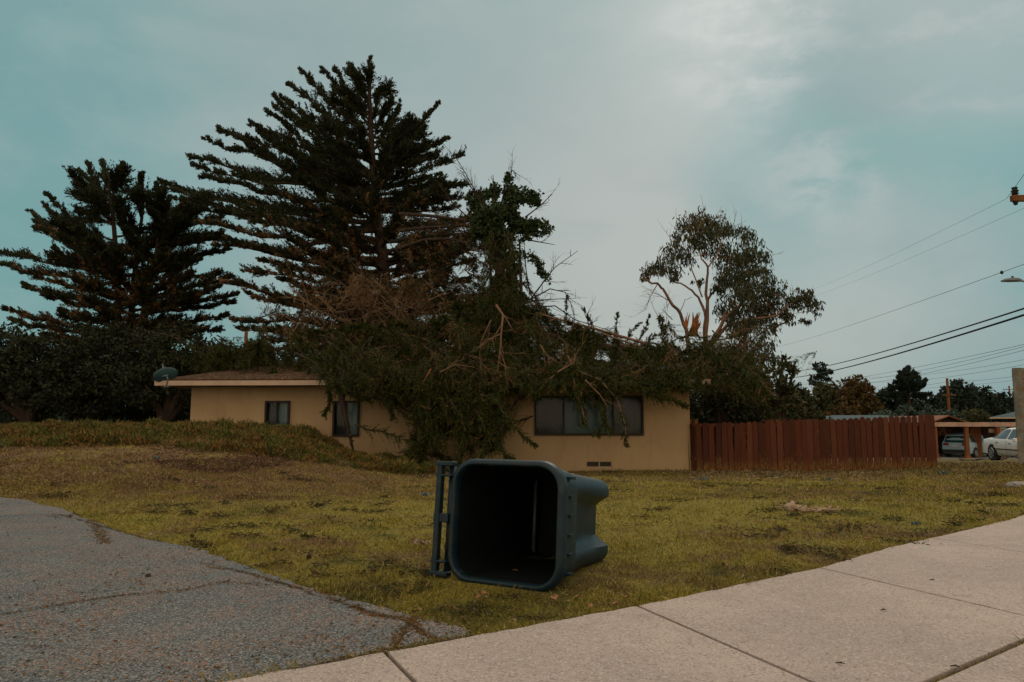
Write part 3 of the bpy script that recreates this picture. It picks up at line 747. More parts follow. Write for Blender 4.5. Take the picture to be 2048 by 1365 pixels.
def trunk(W, pts, r0, r1, seg=10):
    n = len(pts); cv = []
    for i in range(n-1):
        for k in range(4): cv.append(pts[i].lerp(pts[i+1], k/4)+Vector((random.uniform(-.03, .03), random.uniform(-.03, .03), 0)))
    cv.append(pts[-1]); m_ = len(cv); W.tube(cv, [r0+(r1-r0)*(i/(m_-1))**.8 for i in range(m_)], seg)
    return cv
def tfrom(cv, z):
    for i in range(len(cv)-1):
        if cv[i].z <= z <= cv[i+1].z: return cv[i].lerp(cv[i+1], (z-cv[i].z)/max(cv[i+1].z-cv[i].z, 1e-6))
    return cv[-1].copy() if z > cv[-1].z else cv[0].copy()
def done(root, W, woodmat, parts):
    if W is not None and W.n: W.build('trunk', woodmat, root, smooth=True, local=None)
    for nm, mb, mt in parts:
        if mb.n: mb.build(nm, mt, root)
    for ch in list(root.children_recursive if hasattr(root, 'children_recursive') else []): pass
def root_at(name, p, label, cat, group=None):
    """an Empty at the thing's foot; meshes are built in world space, so shift them back"""
    return empty(name, p, label, cat, group)
def settle(root, objs_before):
    for o in root.children: o.location = -root.location
# ------------------------------------------------------------------ 1. tall cypress behind the house
def cypress(Y, trunks, tips, label, r0, prof, seed, nfill, tw, bl, dens=1., name='cypress_tree', leaf='cyp', group=None, lowdead=.0, zdead=6., arcl=-.06, start_drop=.10):
    global rng; rng = np.random.default_rng(seed); random.seed(seed)
    W, Lf, Dd = MB(), MB(), MB(); cvs = []
    for pts in trunks: cvs.append(trunk(W, [P(x, y, Y+dy) for x, y, dy in pts], r0, .05))
    base = cvs[0][0]; cv = cvs[0]; ztop = max(c_[-1].z for c_ in cvs)
    for tp in tips:
        px, py = tp[:2]; dy = tp[2] if len(tp) > 2 else random.uniform(-1.5, 1.5)
        p2 = P(px, py, Y+dy); cv = min(cvs, key=lambda c_: abs(tfrom(c_, p2.z).x-p2.x))
        hz = abs(p2.x-tfrom(cv, p2.z).x); up = (p2.z-base.z)/(ztop-base.z)
        sp = tfrom(cv, max(base.z+1.2, p2.z-start_drop*hz-(1.6 if up > .8 else .3)-float(S((up-.66)/.3))*hz*.40))
        L = (p2-sp).length
        bough(W, Lf, sp, p2, .03+.012*L, arc=(arcl if up > .35 else .06)*random.uniform(.5, 1.3), nt=int((14+11*L)*dens), tw=min(tw*1.25, tw*(.35+.17*L)), nb=46, bl=bl, tmin=.10, upb=.34 if up > .5 else .16, thick=.028, jit=.24, wid=.34, flat=.75, var=.25, spread=.62,
              dead=Dd, deadf=lowdead*max(0, min(1, (zdead-sp.z)/3)), tipf=.16)
    for k in range(nfill):
        s_ = (k+.5)/nfill; z = base.z+(ztop-base.z)*(.12+.83*s_); cv = random.choice(cvs); z = min(z, cv[-1].z-.2)
        sp = tfrom(cv, z); up = (z-base.z)/(ztop-base.z)
        rad = prof(up)*random.uniform(.55, .95); a = random.uniform(0, 2*math.pi)
        p2 = sp+Vector((math.cos(a)*rad, math.sin(a)*rad*.9, rad*random.uniform(.05, .45)*(1 if up > .4 else .2)-(0 if up > .3 else .6)))
        L = (p2-sp).length
        bough(W, Lf, sp, p2, .03+.014*L, arc=-.04, nt=int((12+9*L)*dens), tw=tw*1.1, nb=42, bl=bl, tmin=.12, upb=.2, thick=.03, jit=.24, wid=.34, flat=.7, var=.25, spread=.65, dead=Dd, deadf=min(1, lowdead*max(0, min(1, (zdead+1-z)/3))), tipf=.35)
    root = root_at(name, base, label, 'tree', group)
    W.build('trunk', M['bark'], root, smooth=True); Lf.build('crown', M[leaf], root)
    if Dd.n: Dd.build('dead_foliage', M['dead'], root)
    settle(root, None); return root
big_tips = [(741,118,0),(702,131,0),(669,140),(643,140),(601,142),(577,170),(546,192),(560,196),(533,225),(545,212),(502,249),(515,262),(438,260,0),(410,278,0),(476,273),(489,273),(526,271),(379,317),(382,330),(320,363,0),(342,381),(366,407),(390,447),(427,491),(491,491),(445,565),(493,588),(465,640),(476,658),(528,662),(560,300,-3),(600,360,-4),(520,430,-3),(580,480,-4),(560,560,-4),(520,520),(540,600),
 (757,181,0),(785,194,0),(801,205),(875,207,0),(818,232),(849,254),(895,278,0),(870,292),(862,311),(840,324),(880,350),(913,370),(893,385),(884,407),(959,438),(959,473),(930,500),(900,540),(915,585),(880,620),(690,200,-2),(720,260,-3),(660,300,-4),(780,320,-3),(930,440,1),(950,520,1),(940,560,0),(905,470,-2),(880,500,-3),(860,560,-3),(925,620,0),(620,460,-5),(660,540,-5),(700,600,-5),(640,620,-5),(400,352),(350,400),(470,430),(455,480),(650,420,-5),(800,420,-4)]
def prof1(u): return float(np.interp(u, [0, .15, .35, .6, .8, 1], [5.2, 6.6, 6.4, 5.0, 2.8, .5]))
big = cypress(31, [[(778, 870, 0), (775, 700, 0), (770, 560, 0), (750, 400, 0), (742, 260, 0), (738, 128, 0)]], big_tips, 'tall dark wind-swept cypress standing upright behind the house', .46, prof1, 21, 92, 1.05, .17, 1.25, lowdead=.62, zdead=9.5)
# ------------------------------------------------------------------ 2. cypress on the left
lt = [(175,327),(204,323),(245,330),(154,339),(143,352),(284,348),(313,368),(91,389),(89,409),(61,423),(66,441),(70,457),(105,518),(0,507),(-5,530),(48,572),(86,590),(9,618),(24,640),(82,672),(340,395),(365,410),(390,404),(393,441),(422,468),(459,500),(436,545),(440,575),(472,590),(468,604),(454,630),(400,520),(300,420,-3),(250,460,-4),(180,480,-4),(330,500,-3),(150,560,-3),(280,560,-4),(360,590,-3),(230,400,-3),(120,620,-2),(200,620,-3)]
def prof2(u): return float(np.interp(u, [0, .2, .45, .7, .9, 1], [2., 4.6, 4.8, 4.0, 2.4, .5]))
cypress(36, [[(236, 845, 0), (236, 700, 0), (236, 560, 0), (225, 420, 0), (215, 345, 0)], [(262, 845, .6), (262, 640, .6), (275, 500, .6), (290, 380, .6)], [(284, 845, -.4), (286, 640, -.4), (310, 520, 0), (330, 420, 0)]], lt,
        'broad layered dark cypress with three stems on the far left', .26, prof2, 5, 125, 1.1, .19, 1.25, lowdead=.35, zdead=9., start_drop=.12)
# ------------------------------------------------------------------ broadleaf crowns
def crown_cloud(Lf, c_, r, n, bl, wid=.55, dirv=(0, 0, .2), jit=1., clump=60, squash=(1, 1, .8), shell=.55):
    """leaf-sized faces in clumps spread over an uneven ellipsoid"""
    k = max(3, n//clump); q = rng.normal(size=(k, 3)); q /= np.linalg.norm(q, axis=1, keepdims=True)
    rad = shell+(1-shell)*rng.random((k, 1))**.6; rad *= rng.uniform(.82, 1.12, (k, 1))
    cc = q*rad*r*np.array(squash)+np.array(c_)
    pos = np.repeat(cc, clump, 0)+rng.normal(size=(k*clump, 3))*r*.13
    d = rng.normal(size=pos.shape)*jit+np.array(dirv); l_ = bl*rng.uniform(.5, 1.2, len(pos))
    Lf.blades(pos, d, l_, l_*wid*rng.uniform(.7, 1.2, len(l_)), .08)
def broad_tree(name, Y, blobs, base, label, leaf, wood='bark', bl=.22, dens=1., r0=.2, cat='tree', group=None, seed=1, limbs=True, dirv=(0, 0, .2), wid=.55, crown='crown', clump=60):
    """blobs: (px, py, radius_px, dy)"""
    global rng; rng = np.random.default_rng(seed); random.seed(seed)
    W, Lf = MB(), MB(); b0 = P(base[0], base[1], Y); b0.z = min(b0.z, h1(b0.x, b0.y)-.05) if h1(b0.x, b0.y) > -50 else b0.z
    for bx, by, br, dy in blobs:
        c_ = P(bx, by, Y+dy); r = br/F*(Y+dy); n = int(dens*36*(r/bl)**2*(1.6 if Y < 60 else 2.6))
        crown_cloud(Lf, c_, r, n, bl, wid, dirv, clump=clump)
        if limbs: W.tube(bez(b0, b0.lerp(c_, .5)+Vector((0, 0, .15*(c_-b0).length)), c_, 7), [r0*(1-.8*i/6) for i in range(7)], 6, cap=False)
    root = root_at(name, b0, label, cat, group)
    if W.n: W.build('trunk', M[wood], root, smooth=True)
    Lf.build(crown, M[leaf], root); settle(root, None); return root
# dark oaks behind the iceplant on the left
broad_tree('oak_tree', 29, [(20, 700, 62, 0), (70, 720, 60, -1), (10, 770, 60, 0), (90, 780, 55, -1), (-60, 720, 70, 0), (-50, 790, 60, 0)], (60, 850), 'dark bushy oak at the far left edge behind the iceplant bank', 'oak', bl=.19, seed=3, group='dark oaks behind the iceplant bank')
broad_tree('oak_tree', 30, [(170, 700, 58, 0), (215, 690, 52, 1), (150, 760, 60, -1), (230, 760, 58, -1), (190, 800, 45, -1)], (185, 850), 'dark bushy oak beneath the broad left cypress', 'oak', bl=.19, seed=4, group='dark oaks behind the iceplant bank')
broad_tree('oak_tree', 28.5, [(300, 700, 55, 1), (350, 692, 55, 0), (405, 712, 50, 0), (290, 770, 55, -.5), (345, 780, 45, 0), (420, 750, 50, .5)], (330, 850), 'dark round-topped oak just left of the house, behind the satellite dish', 'oak', bl=.19, seed=6, group='dark oaks behind the iceplant bank')
broad_tree('evergreen_shrub', 33, [(470, 725, 34, 0), (500, 735, 34, 0), (455, 760, 40, 0), (540, 720, 30, 0)], (480, 820), 'low dark evergreen shrub behind the left half of the roof', 'oak', bl=.19, seed=8, cat='shrub')
# ------------------------------------------------------------------ 3. the fallen cypress draped over the house
rng = np.random.default_rng(77); random.seed(77)
FO = [(385,750),(640,755),(655,775),(690,775),(760,785),(815,830),(815,900),(840,925),(900,925),(980,915),(1010,870),(1010,820),(1040,785),(1100,782),(1160,790),(1235,795),(1275,780),(1330,782),(1400,780),(1450,785),(1520,815),(1550,780),(1530,745),(1470,715),(1400,700),(1330,690),(1250,680),(1180,662),(1110,630),(1062,585),(1040,545),(985,540),(950,575),(900,620),(820,640),(740,648),(660,655),(600,668),(520,682),(450,705),(400,718)]
W, Lf, Dd = MB(), MB(), MB()
tr = [P(520, 700, 25), P(700, 690, 24.2), P(880, 672, 23.4), P(1000, 655, 22.8), P(1180, 690, 22.6), P(1380, 722, 22.8), P(1540, 770, 23.2)]
cv = []
for i in range(len(tr)-1):
    for k in range(4): cv.append(tr[i].lerp(tr[i+1], k/4))
cv.append(tr[-1]); W.tube(cv, [.05+.09*math.sin(math.pi*i/(len(cv)-1)) for i in range(len(cv))], 8)
def roofz(x, y):
    """height of the roof surface above a world point (None outside it)"""
    l = Vector((x, y, 0))-HA; a = l.dot(hu); b_ = -l.dot(hn)
    if a < rx0 or a > rx1 or b_ < ry0 or b_ > ry1: return None
    return ze+.05+min(b_-ry0, ry1-b_, (a-rx0)*.66*2, (rx1-a)*.66*2)*(zr-ze)/((ry1-ry0)/2)
def deep(px, py):
    if py < 700: return random.uniform(21.6, 25.5)
    if py < 768: return random.uniform(20.4, 23.2)
    return random.uniform(18.9, 19.9)
cnt = 0
while cnt < 800:
    px, py = random.uniform(380, 1565), random.uniform(600, 945)
    if not inpoly(np.array([px]), np.array([py]), FO)[0]: continue
    if py > 790 and random.random() < .25: continue
    if px < 645 and py > 750: continue
    Y = deep(px, py) if px > 645 else random.uniform(21.9, 25.0); e = P(px, py, Y)
    rz_ = roofz(e.x, e.y)
    if rz_ is not None and e.z < rz_-.1:
        # pull towards the street until the spray lies on the roof or hangs off the eave
        while rz_ is not None and e.z < rz_-.05 and Y > 19: Y -= .25; e = P(px, py, Y); rz_ = roofz(e.x, e.y)
    ln_ = random.uniform(1.0, 2.3); dirx = random.uniform(-1, 1)
    s0 = P(px-dirx*ln_*55, py-random.uniform(.25, .9)*ln_*52, min(Y+random.uniform(.2, 1.2), 26))
    if not inpoly(np.array([px-dirx*ln_*55]), np.array([py-ln_*40]), FO)[0] and py < 720: s0 = P(px-dirx*40, py+20, Y+.5)
    if not (px > 1390 and py > 800):
        bough(W, Lf, s0, e, .028, arc=random.uniform(.02, .22), nt=46, tw=.68, nb=54, bl=.062, tmin=.03, upb=.0, droop=.45, tipf=.4, thick=.011, var=.2, dead=Dd, deadf=.03 if random.random() < .8 else .5, wood=random.random() < .6, wid=.24, jit=.19)
    cnt += 1
for k in range(120):
    px = random.uniform(655, 1410); s0 = P(px+random.uniform(-50, 50), random.uniform(715, 742), 21.3); e = P(px, random.uniform(768, 800 if px < 1290 else 786), 19.75)
    bough(W, Lf, s0, e, .022, arc=random.uniform(.08, .2), nt=34, tw=.55, nb=50, bl=.062, tmin=.1, upb=0, droop=.5, tipf=.4, thick=.016, var=.25, dead=Dd, deadf=.05, wid=.24, jit=.19)
for k in range(34):
    px = random.uniform(965, 1045); py = random.uniform(500, 700); s0 = P(1005+(px-1005)*.5, py-random.uniform(30, 80), 23.8); e = P(px+(px-1005)*.3, py+20, random.uniform(22.2, 23.6))
    bough(W, Lf, s0, e, .025, arc=.15, nt=30, tw=.5, nb=48, bl=.062, tmin=.1, upb=0, droop=.6, tipf=.4, thick=.016, var=.25, dead=Dd, deadf=.08, wid=.24, jit=.19)
# hanging and reaching sprays that break the outline
def strand(pts, Y, tw=.4, nt=60, rad=.03, dead=0, nb=44, bl=.070, droop=.5, up=0., wd=None, leaf=None, tmin=.0):
    Ys = Y if hasattr(Y, '__len__') else [Y]*len(pts); q = [P(x, y, yy) for (x, y), yy in zip(pts, Ys)]
    W.tube(q, [rad*(1-.75*i/(len(q)-1)) for i in range(len(q))], 5, cap=False) if wd is None else wd.tube(q, [rad*(1-.75*i/(len(q)-1)) for i in range(len(q))], 5, cap=False)
    for i in range(len(q)-1):
        bough(W, leaf or Lf, q[i], q[i+1], .01, arc=0, nt=max(3, nt//(len(q)-1)), tw=tw*(1-.5*i/(len(q)-1)), nb=nb, bl=bl, tmin=tmin, upb=up, droop=droop, tipf=.8, dead=Dd, deadf=dead, wood=False, wid=.26, thick=.012, jit=.2, var=.2)
BW = MB()
strand([(1135, 712), (1150, 740), (1200, 760), (1235, 800), (1250, 850), (1254, 888)], 19.2, wd=BW, rad=.03, nt=70, tmin=.3)
strand([(1150, 712), (1145, 745), (1150, 780), (1165, 820), (1170, 850)], 19.2, wd=BW, rad=.03, nt=60)
strand([(1140, 730), (1110, 750), (1085, 770), (1075, 790)], 19.2, wd=BW, rad=.02, nt=40)
strand([(1200, 760), (1215, 800), (1205, 850), (1195, 868)], 19.3, nt=50)
strand([(1160, 770), (1200, 820), (1215, 858)], 19.35, nt=50)
strand([(960, 790), (990, 800), (1020, 845), (1050, 875), (1069, 891)], 18.8, nt=90, tw=.30, rad=.03, droop=.2)
strand([(900, 800), (930, 850), (920, 910), (905, 945)], 19.0, nt=90, tw=.6)
strand([(950, 820), (980, 870), (960, 925)], 18.9, nt=80, tw=.5)
strand([(860, 800), (850, 860), (822, 905), (785, 930)], 19.2, nt=100, tw=.45)
strand([(830, 790), (835, 850), (850, 905), (860, 940)], 19.3, nt=90, tw=.45)
strand([(1005, 850), (1000, 900), (1030, 925)], 19, nt=70, tw=.4)
strand([(760, 770), (775, 800), (785, 835)], 19.6, nt=60, tw=.4)
strand([(655, 770), (660, 800), (648, 830)], 19.9, nt=50, tw=.3)
strand([(690, 745), (683, 800), (694, 850), (706, 900)], [20.3, 19.9, 19.9, 20.1], nt=36, tw=.16, rad=.12, dead=.6)
strand([(660, 760), (700, 790), (738, 800)], 19.8, nt=60, tw=.35)
strand([(1290, 770), (1340, 800), (1372, 812)], 19.2, nt=60, tw=.35, up=.05, droop=.15)
strand([(1230, 770), (1290, 785), (1320, 800)], 19.2, nt=60, tw=.35)
strand([(1370, 740), (1440, 770), (1500, 790), (1545, 830)], [22, 21.5, 21.5, 21.8], nt=110, tw=.6)
strand([(1400, 730), (1470, 745), (1530, 760)], 22, nt=100, tw=.6)
# sprays that stand up against the sky on the right shoulder
for pts in ([(1235, 690), (1232, 655), (1237, 625)], [(1275, 690), (1290, 660), (1300, 632)], [(1250, 690), (1262, 665), (1280, 648)], [(1320, 700), (1350, 680), (1382, 672)], [(1190, 665), (1178, 640), (1168, 620)], [(1130, 650), (1133, 620), (1134, 595)], [(1340, 700), (1325, 680), (1322, 655)], [(1290, 690), (1310, 672), (1330, 668)]):
    strand(pts, 23.2, tw=.20, nt=26, rad=.016, nb=34, bl=.08, droop=.0, up=.3)
# bare reddish twigs showing over the foliage
def twig(mb, p, d, L, r, depth=0):
    n = 5; q = [Vector(p)]; dd_ = Vector(d).normalized()
    for i in range(n):
        dd_ = (dd_+Vector([random.uniform(-.16, .16) for _ in range(3)])).normalized(); q.append(q[-1]+dd_*L/n)
    mb.tube(q, [r*(1-.75*i/n) for i in range(n+1)], 4, cap=False)
    if depth > 0:
        for k in range(random.randint(2, 4)):
            i = random.randint(1, n-1); twig(mb, q[i], dd_+Vector([random.uniform(-.9, .9) for _ in range(3)]), L*random.uniform(.35, .6), r*.55, depth-1)
def pline(mb, pts, Y, r, sub=1, depth=1):
    q = [P(x, y, Y) for x, y in pts]; mb.tube(q, [r*(1-.7*i/(len(q)-1)) for i in range(len(q))], 5, cap=False)
    for i in range(1, len(q)):
        for k in range(sub): twig(mb, q[i-1].lerp(q[i], random.random()), (q[i]-q[i-1]).normalized()+Vector([random.uniform(-.8, .8) for _ in range(3)]), random.uniform(.3, .8), r*.4, depth)
for pts, r in (([(992, 610), (1006, 630), (1003, 660), (1000, 700), (995, 745)], .035), ([(1003, 668), (975, 680), (960, 690)], .02), ([(982, 640), (968, 670), (960, 688)], .02), ([(1000, 700), (1010, 730), (1012, 760)], .02),
               ([(1115, 745), (1140, 730), (1145, 715)], .03), ([(1205, 668), (1270, 690), (1300, 705), (1345, 722)], .03), ([(1240, 690), (1290, 700), (1310, 720)], .02), ([(1080, 690), (1090, 705), (1095, 715)], .018),
               ([(880, 745), (910, 730), (950, 735)], .02), ([(1170, 760), (1200, 790), (1215, 815)], .02)):
    pline(BW, pts, 18.9 if pts[0][1] > 700 or pts[0][0] < 1100 else 21.6, r)
pline(BW, [(1300, 690), (1180, 655), (1120, 640), (1070, 625)], 22.6, .05, 3)
BW2 = MB(); BW2.tube([P(846, 765, 18.8), P(862, 738, 18.9)], [.006, .018], 5)
root = root_at('fallen_cypress', P(1000, 940, 20), 'fallen green cypress draped over the roof and front wall of the tan house', 'fallen tree')
W.build('limb', M['bark'], root, smooth=True); Lf.build('foliage', M['fallen'], root); Dd.build('dead_foliage', M['dead'], root)
BW.build('bare_twigs', M['bark_red'], root, smooth=True); BW2.build('splinter', M['split'], root)
settle(root, None)
# ------------------------------------------------------------------ 4. ivy-clad broken snag above it
rng = np.random.default_rng(31); random.seed(31)
W, Lf, Tw = MB(), MB(), MB(); Y = 24.2
cvs = trunk(W, [P(1008, 860, Y), P(1010, 640, Y), P(1000, 540, Y), P(985, 440, Y)], .26, .12)
for x, y0 in ((975, 700), (990, 700), (1035, 680)): W.tube([P(x, y0, Y-.3), P(x+8, 600, Y), P(x+4, 480, Y)], [.09, .06, .03], 6)
for bx, by, br, nn in ((985, 430, 34, 3), (960, 455, 26, 2), (1015, 425, 28, 2), (1000, 475, 34, 3), (1040, 450, 24, 2), (1005, 520, 26, 3), (1010, 570, 28, 3), (1015, 620, 32, 4), (1035, 600, 22, 2), (955, 405, 20, 1), (1035, 395, 22, 1), (1065, 400, 16, 1), (1020, 385, 18, 1), (985, 650, 34, 3), (1045, 650, 30, 3), (1030, 540, 12, 1), (985, 385, 16, 1),(1000, 600, 34, 4), (1060, 455, 18, 1)):
    crown_cloud(Lf, P(bx, by, Y+random.uniform(-.3, .3)), br/F*Y, nn*700, .12, .75, (0, 0, -.3), clump=26, shell=.25)
def ivy_run(pts, n, r=.10, Yk=None):
    q = [P(x, y, Yk or Y) for x, y in pts]; Tw.tube(q, .018, 5, cap=False)
    for i in range(len(q)-1):
        t = rng.random((n, 1)); pos = np.array(q[i])*(1-t)+np.array(q[i+1])*t+rng.normal(size=(n, 3))*r
        l_ = .12*rng.uniform(.5, 1.2, n); Lf.blades(pos, rng.normal(size=(n, 3))+np.array([0, 0, -.4]), l_, l_*.75, .08)
for pts in ([(1010, 430), (1015, 360), (1018, 350)], [(985, 430), (988, 390), (988, 368)], [(1010, 410), (1045, 390), (1078, 388)], [(1030, 440), (1065, 450), (1100, 458)], [(1030, 450), (1070, 445), (1096, 448)], [(1020, 500), (1060, 510), (1078, 525), (1082, 545), (1094, 556)], [(1040, 480), (1065, 470), (1098, 462)], [(1000, 430), (1040, 402), (1052, 375)], [(960, 450), (945, 420), (938, 392)]):
    ivy_run(pts, 130, .07)
for pts, d in (([(985, 440), (960, 400), (930, 345), (908, 310)], 4), ([(970, 420), (945, 380), (925, 345)], 3), ([(1000, 420), (1010, 375), (1025, 340), (1032, 348)], 3), ([(990, 400), (986, 350)], 2), ([(1050, 435), (1080, 412), (1105, 388)], 2), ([(1060, 600), (1090, 560), (1110, 535), (1156, 502)], 2), ([(1055, 480), (1110, 490)], 1), ([(1060, 590), (1052, 540), (1048, 480)], 1), ([(1060, 600), (1100, 578), (1130, 585), (1148, 620)], 3), ([(1062, 602), (1090, 600), (1140, 597)], 2), ([(1070, 615), (1110, 612), (1150, 640), (1230, 665)], 3), ([(1180, 662), (1175, 640), (1168, 625)], 1), ([(960, 450), (930, 430), (900, 400), (880, 370)], 3), ([(950, 470), (900, 455), (850, 440)], 4)):
    pline(Tw, pts, Y, .028, d, 1)
root = root_at('ivy_clad_snag', P(1008, 860, Y), 'broken ivy-clad tree stem rising bare-twigged above the middle of the roof', 'tree')
W.build('trunk', M['bark'], root, smooth=True); Lf.build('ivy', M['ivy'], root); Tw.build('bare_twigs', M['bark'], root, smooth=True); settle(root, None)
# ------------------------------------------------------------------ 5. tangle of torn, bleached boughs between the cypress and the roof
rng = np.random.default_rng(41); random.seed(41)
W, Dd, Gf, Tw = MB(), MB(), MB(), MB()
for k in range(120):
    px = random.triangular(540, 960, 760); py = random.uniform(560, 690) if px > 640 else random.uniform(620, 700)
    Y = random.uniform(25.5, 28.5); e = P(px, py, Y); a = random.uniform(-1, 1)
    s0 = P(px+random.uniform(-70, 70), py+random.uniform(10, 60), Y+random.uniform(-.8, .8))
    bough(W, Gf, s0, e, .03, arc=random.uniform(-.2, .35), nt=18, tw=.9, nb=16, bl=.22, tmin=.1, upb=.1, droop=.25, dead=Dd, deadf=.72, wid=.15, jit=.3, wood=True)
for k in range(130):
    px = random.triangular(560, 950, 760); py = random.uniform(600, 690)
    twig(Tw, P(px, py, random.uniform(24.8, 26)), (random.uniform(-1, 1), random.uniform(-.5, .3), random.uniform(-.3, 1.)), random.uniform(.5, 1.6), random.uniform(.012, .035), 2)
for pts in ([(800, 428), (860, 432), (920, 440), (985, 450)], [(795, 462), (860, 455), (930, 452), (990, 462)], [(800, 480), (880, 468), (960, 470), (1000, 480)], [(790, 500), (850, 480), (900, 478), (960, 495)]):
    q = [P(x, y, 27-2.4*i/3) for i, (x, y) in enumerate(pts)]; W.tube(q, [.08, .065, .05, .035], 6, cap=False)
    for i in range(3): bough(W, Gf, q[i], q[i+1]+Vector((.5, 0, random.uniform(-.5, .1))), .02, nt=26, tw=.8, nb=18, bl=.2, tmin=0, upb=-.1, droop=.3, dead=Dd, deadf=.45, wid=.2)
for k in range(40):
    px = random.uniform(830, 990); py = random.uniform(480, 620); e = P(px, py, 26.5); s0 = P(px-random.uniform(20, 90), py-random.uniform(10, 60), 26.8)
    bough(W, Gf, s0, e, .02, arc=-.1, nt=14, tw=.7, nb=16, bl=.2, upb=0, droop=.3, dead=Dd, deadf=.4, wid=.2, twood=6)
root = root_at('torn_bough_tangle', P(760, 700, 26), 'tangle of bleached brown torn boughs at the foot of the tall cypress', 'broken branches')
W.build('limb', M['bark'], root, smooth=True); Dd.build('dead_foliage', M['dead'], root); Gf.build('foliage', M['cyp'], root); Tw.build('bare_twigs', M['bark_grey'], root, smooth=True); settle(root, None)
# ------------------------------------------------------------------ 6. eucalyptus with a snapped limb
rng = np.random.default_rng(51); random.seed(51)
W, Lf, Sp, Sp2 = MB(), MB(), MB(), MB(); Y = 28
def limb(pts, r0, r1, dy=0):
    q = [P(x, y, Y+dy*i/(len(pts)-1)) for i, (x, y) in enumerate(pts)]; cvv = []
    for i in range(len(q)-1):
        for k in range(3): cvv.append(q[i].lerp(q[i+1], k/3)+Vector([random.uniform(-.03, .03) for _ in range(3)]))
    cvv.append(q[-1]); W.tube(cvv, [.54*(r0+(r1-r0)*(i/(len(cvv)-1))**.8) for i in range(len(cvv))], 7, cap=False); return cvv
limb([(1424, 900), (1420, 760), (1412, 683)], .42, .30)
limbs_ = [([(1384, 740), (1376, 690), (1372, 660), (1362, 626), (1338, 602), (1326, 579), (1315, 568), (1300, 565), (1283, 557)], .17, .05, -1), ([(1410, 690), (1411, 636), (1402, 602), (1385, 582), (1362, 568), (1340, 560)], .14, .04, 1),
 ([(1412, 690), (1416, 616), (1412, 575), (1417, 535), (1402, 518), (1392, 490)], .16, .03, 0), ([(1417, 535), (1440, 500), (1445, 470)], .06, .02, .5), ([(1416, 600), (1436, 575), (1450, 540), (1470, 500)], .09, .03, -1),
 ([(1420, 690), (1449, 636), (1480, 612), (1500, 560)], .17, .04, -1), ([(1419, 690), (1456, 649), (1510, 639), (1554, 632), (1585, 605), (1612, 592)], .15, .03, -1.5), ([(1425, 690), (1436, 680), (1483, 673), (1520, 690)], .08, .03, 1), ([(1405, 595), (1385, 540), (1375, 500), (1380, 470)], .06, .02, 1), ([(1440, 640), (1470, 600), (1490, 520), (1495, 470)], .08, .02, 1), ([(1372, 660), (1360, 630), (1370, 600), (1385, 595)], .04, .015, 0), ([(1490, 640), (1488, 700), (1484, 760)], .10, .08, 1)]
for a_ in limbs_: limb(*a_)
# the snapped stub, splintered
for k in range(16):
    q0 = P(1384+random.uniform(-9, 9), 672, Y-.1+random.uniform(-.15, .15)); q1 = P(1390+random.uniform(-6, 14), 632+random.uniform(-8, 22), Y-.3+random.uniform(-.2, .2)); Sp.tube([q0, q0.lerp(q1, .6), q1], [.07, .05, .008], 5)
for k in range(7):
    q0 = P(1373+random.uniform(-4, 4), 655, Y-1); q1 = P(1374+random.uniform(-5, 6), 630+random.uniform(-6, 10), Y-1); Sp2.tube([q0, q1], [.04, .006], 5)
cl = [(1375,450,20),(1400,438,20),(1430,446,24),(1455,462,18),(1385,475,18),(1490,470,18),(1500,500,22),(1520,512,15),(1345,498,18),(1322,530,16),(1300,540,14),(1340,535,18),(1365,512,20),(1410,492,20),(1440,500,22),(1462,530,26),(1492,545,26),(1330,650,8),(1320,635,7),(1480,590,24),(1512,580,24),(1540,570,22),(1530,612,22),(1562,618,18),(1590,600,18),(1615,592,18),(1625,612,14),(1612,640,7),(1550,650,12),(1500,650,18),(1480,690,22),(1520,690,22),(1542,720,15),(1442,575,14),(1398,562,8),(1505,620,24),(1462,640,12),(1355,475,12),(1420,470,20),(1450,560,16),(1470,620,16),(1480,515,18),(1290,550,8),(1465,700,16),(1500,715,20), (1575,635,12), (1520,540,14), (1395,455,18), (1350,550,10), (1480, 560, 20),(1440,740,20),(1500,590,20),(1450,620,18),(1470,660,18),(1530,640,18),(1495,650,20),(1460,720,20),(1510,740,18),(1460,560,16),(1548,590,16)]
for x, y, r in cl:
    dy = random.uniform(-2, 2); rr_ = r/F*(Y+dy)
    crown_cloud(Lf, P(x, y, Y+dy), rr_*1.55, int(250*(r/18)**2)+50, .19, .30, (0, 0, -1.5), jit=.55, clump=9, shell=.05)
Tn = MB()
for k in range(70):
    x, y, r = random.choice(cl); twig(Tn, P(x+random.uniform(-r, r), y+r*.8, Y+random.uniform(-1, 1)), (random.uniform(-.6, .6), 0, random.uniform(-.2, 1)), random.uniform(.5, 1.2), .014, 1)
for pts in ([(1315, 568), (1300, 595), (1292, 620)], [(1338, 602), (1318, 590), (1300, 585)], [(1345, 640), (1325, 620), (1338, 608)]): pline(Tn, pts, Y-.5, .02, 2)
root = root_at('eucalyptus_tree', P(1424, 900, Y), 'eucalyptus with tan crooked limbs and a snapped orange stub behind the house', 'tree')
W.build('trunk', M['euc'], root, smooth=True); Lf.build('crown', M['eucleaf'], root); Sp.build('splintered_stub', M['split'], root); Sp2.build('splintered_stub', M['split'], root); Tn.build('bare_twigs', M['bark_red'], root); settle(root, None)
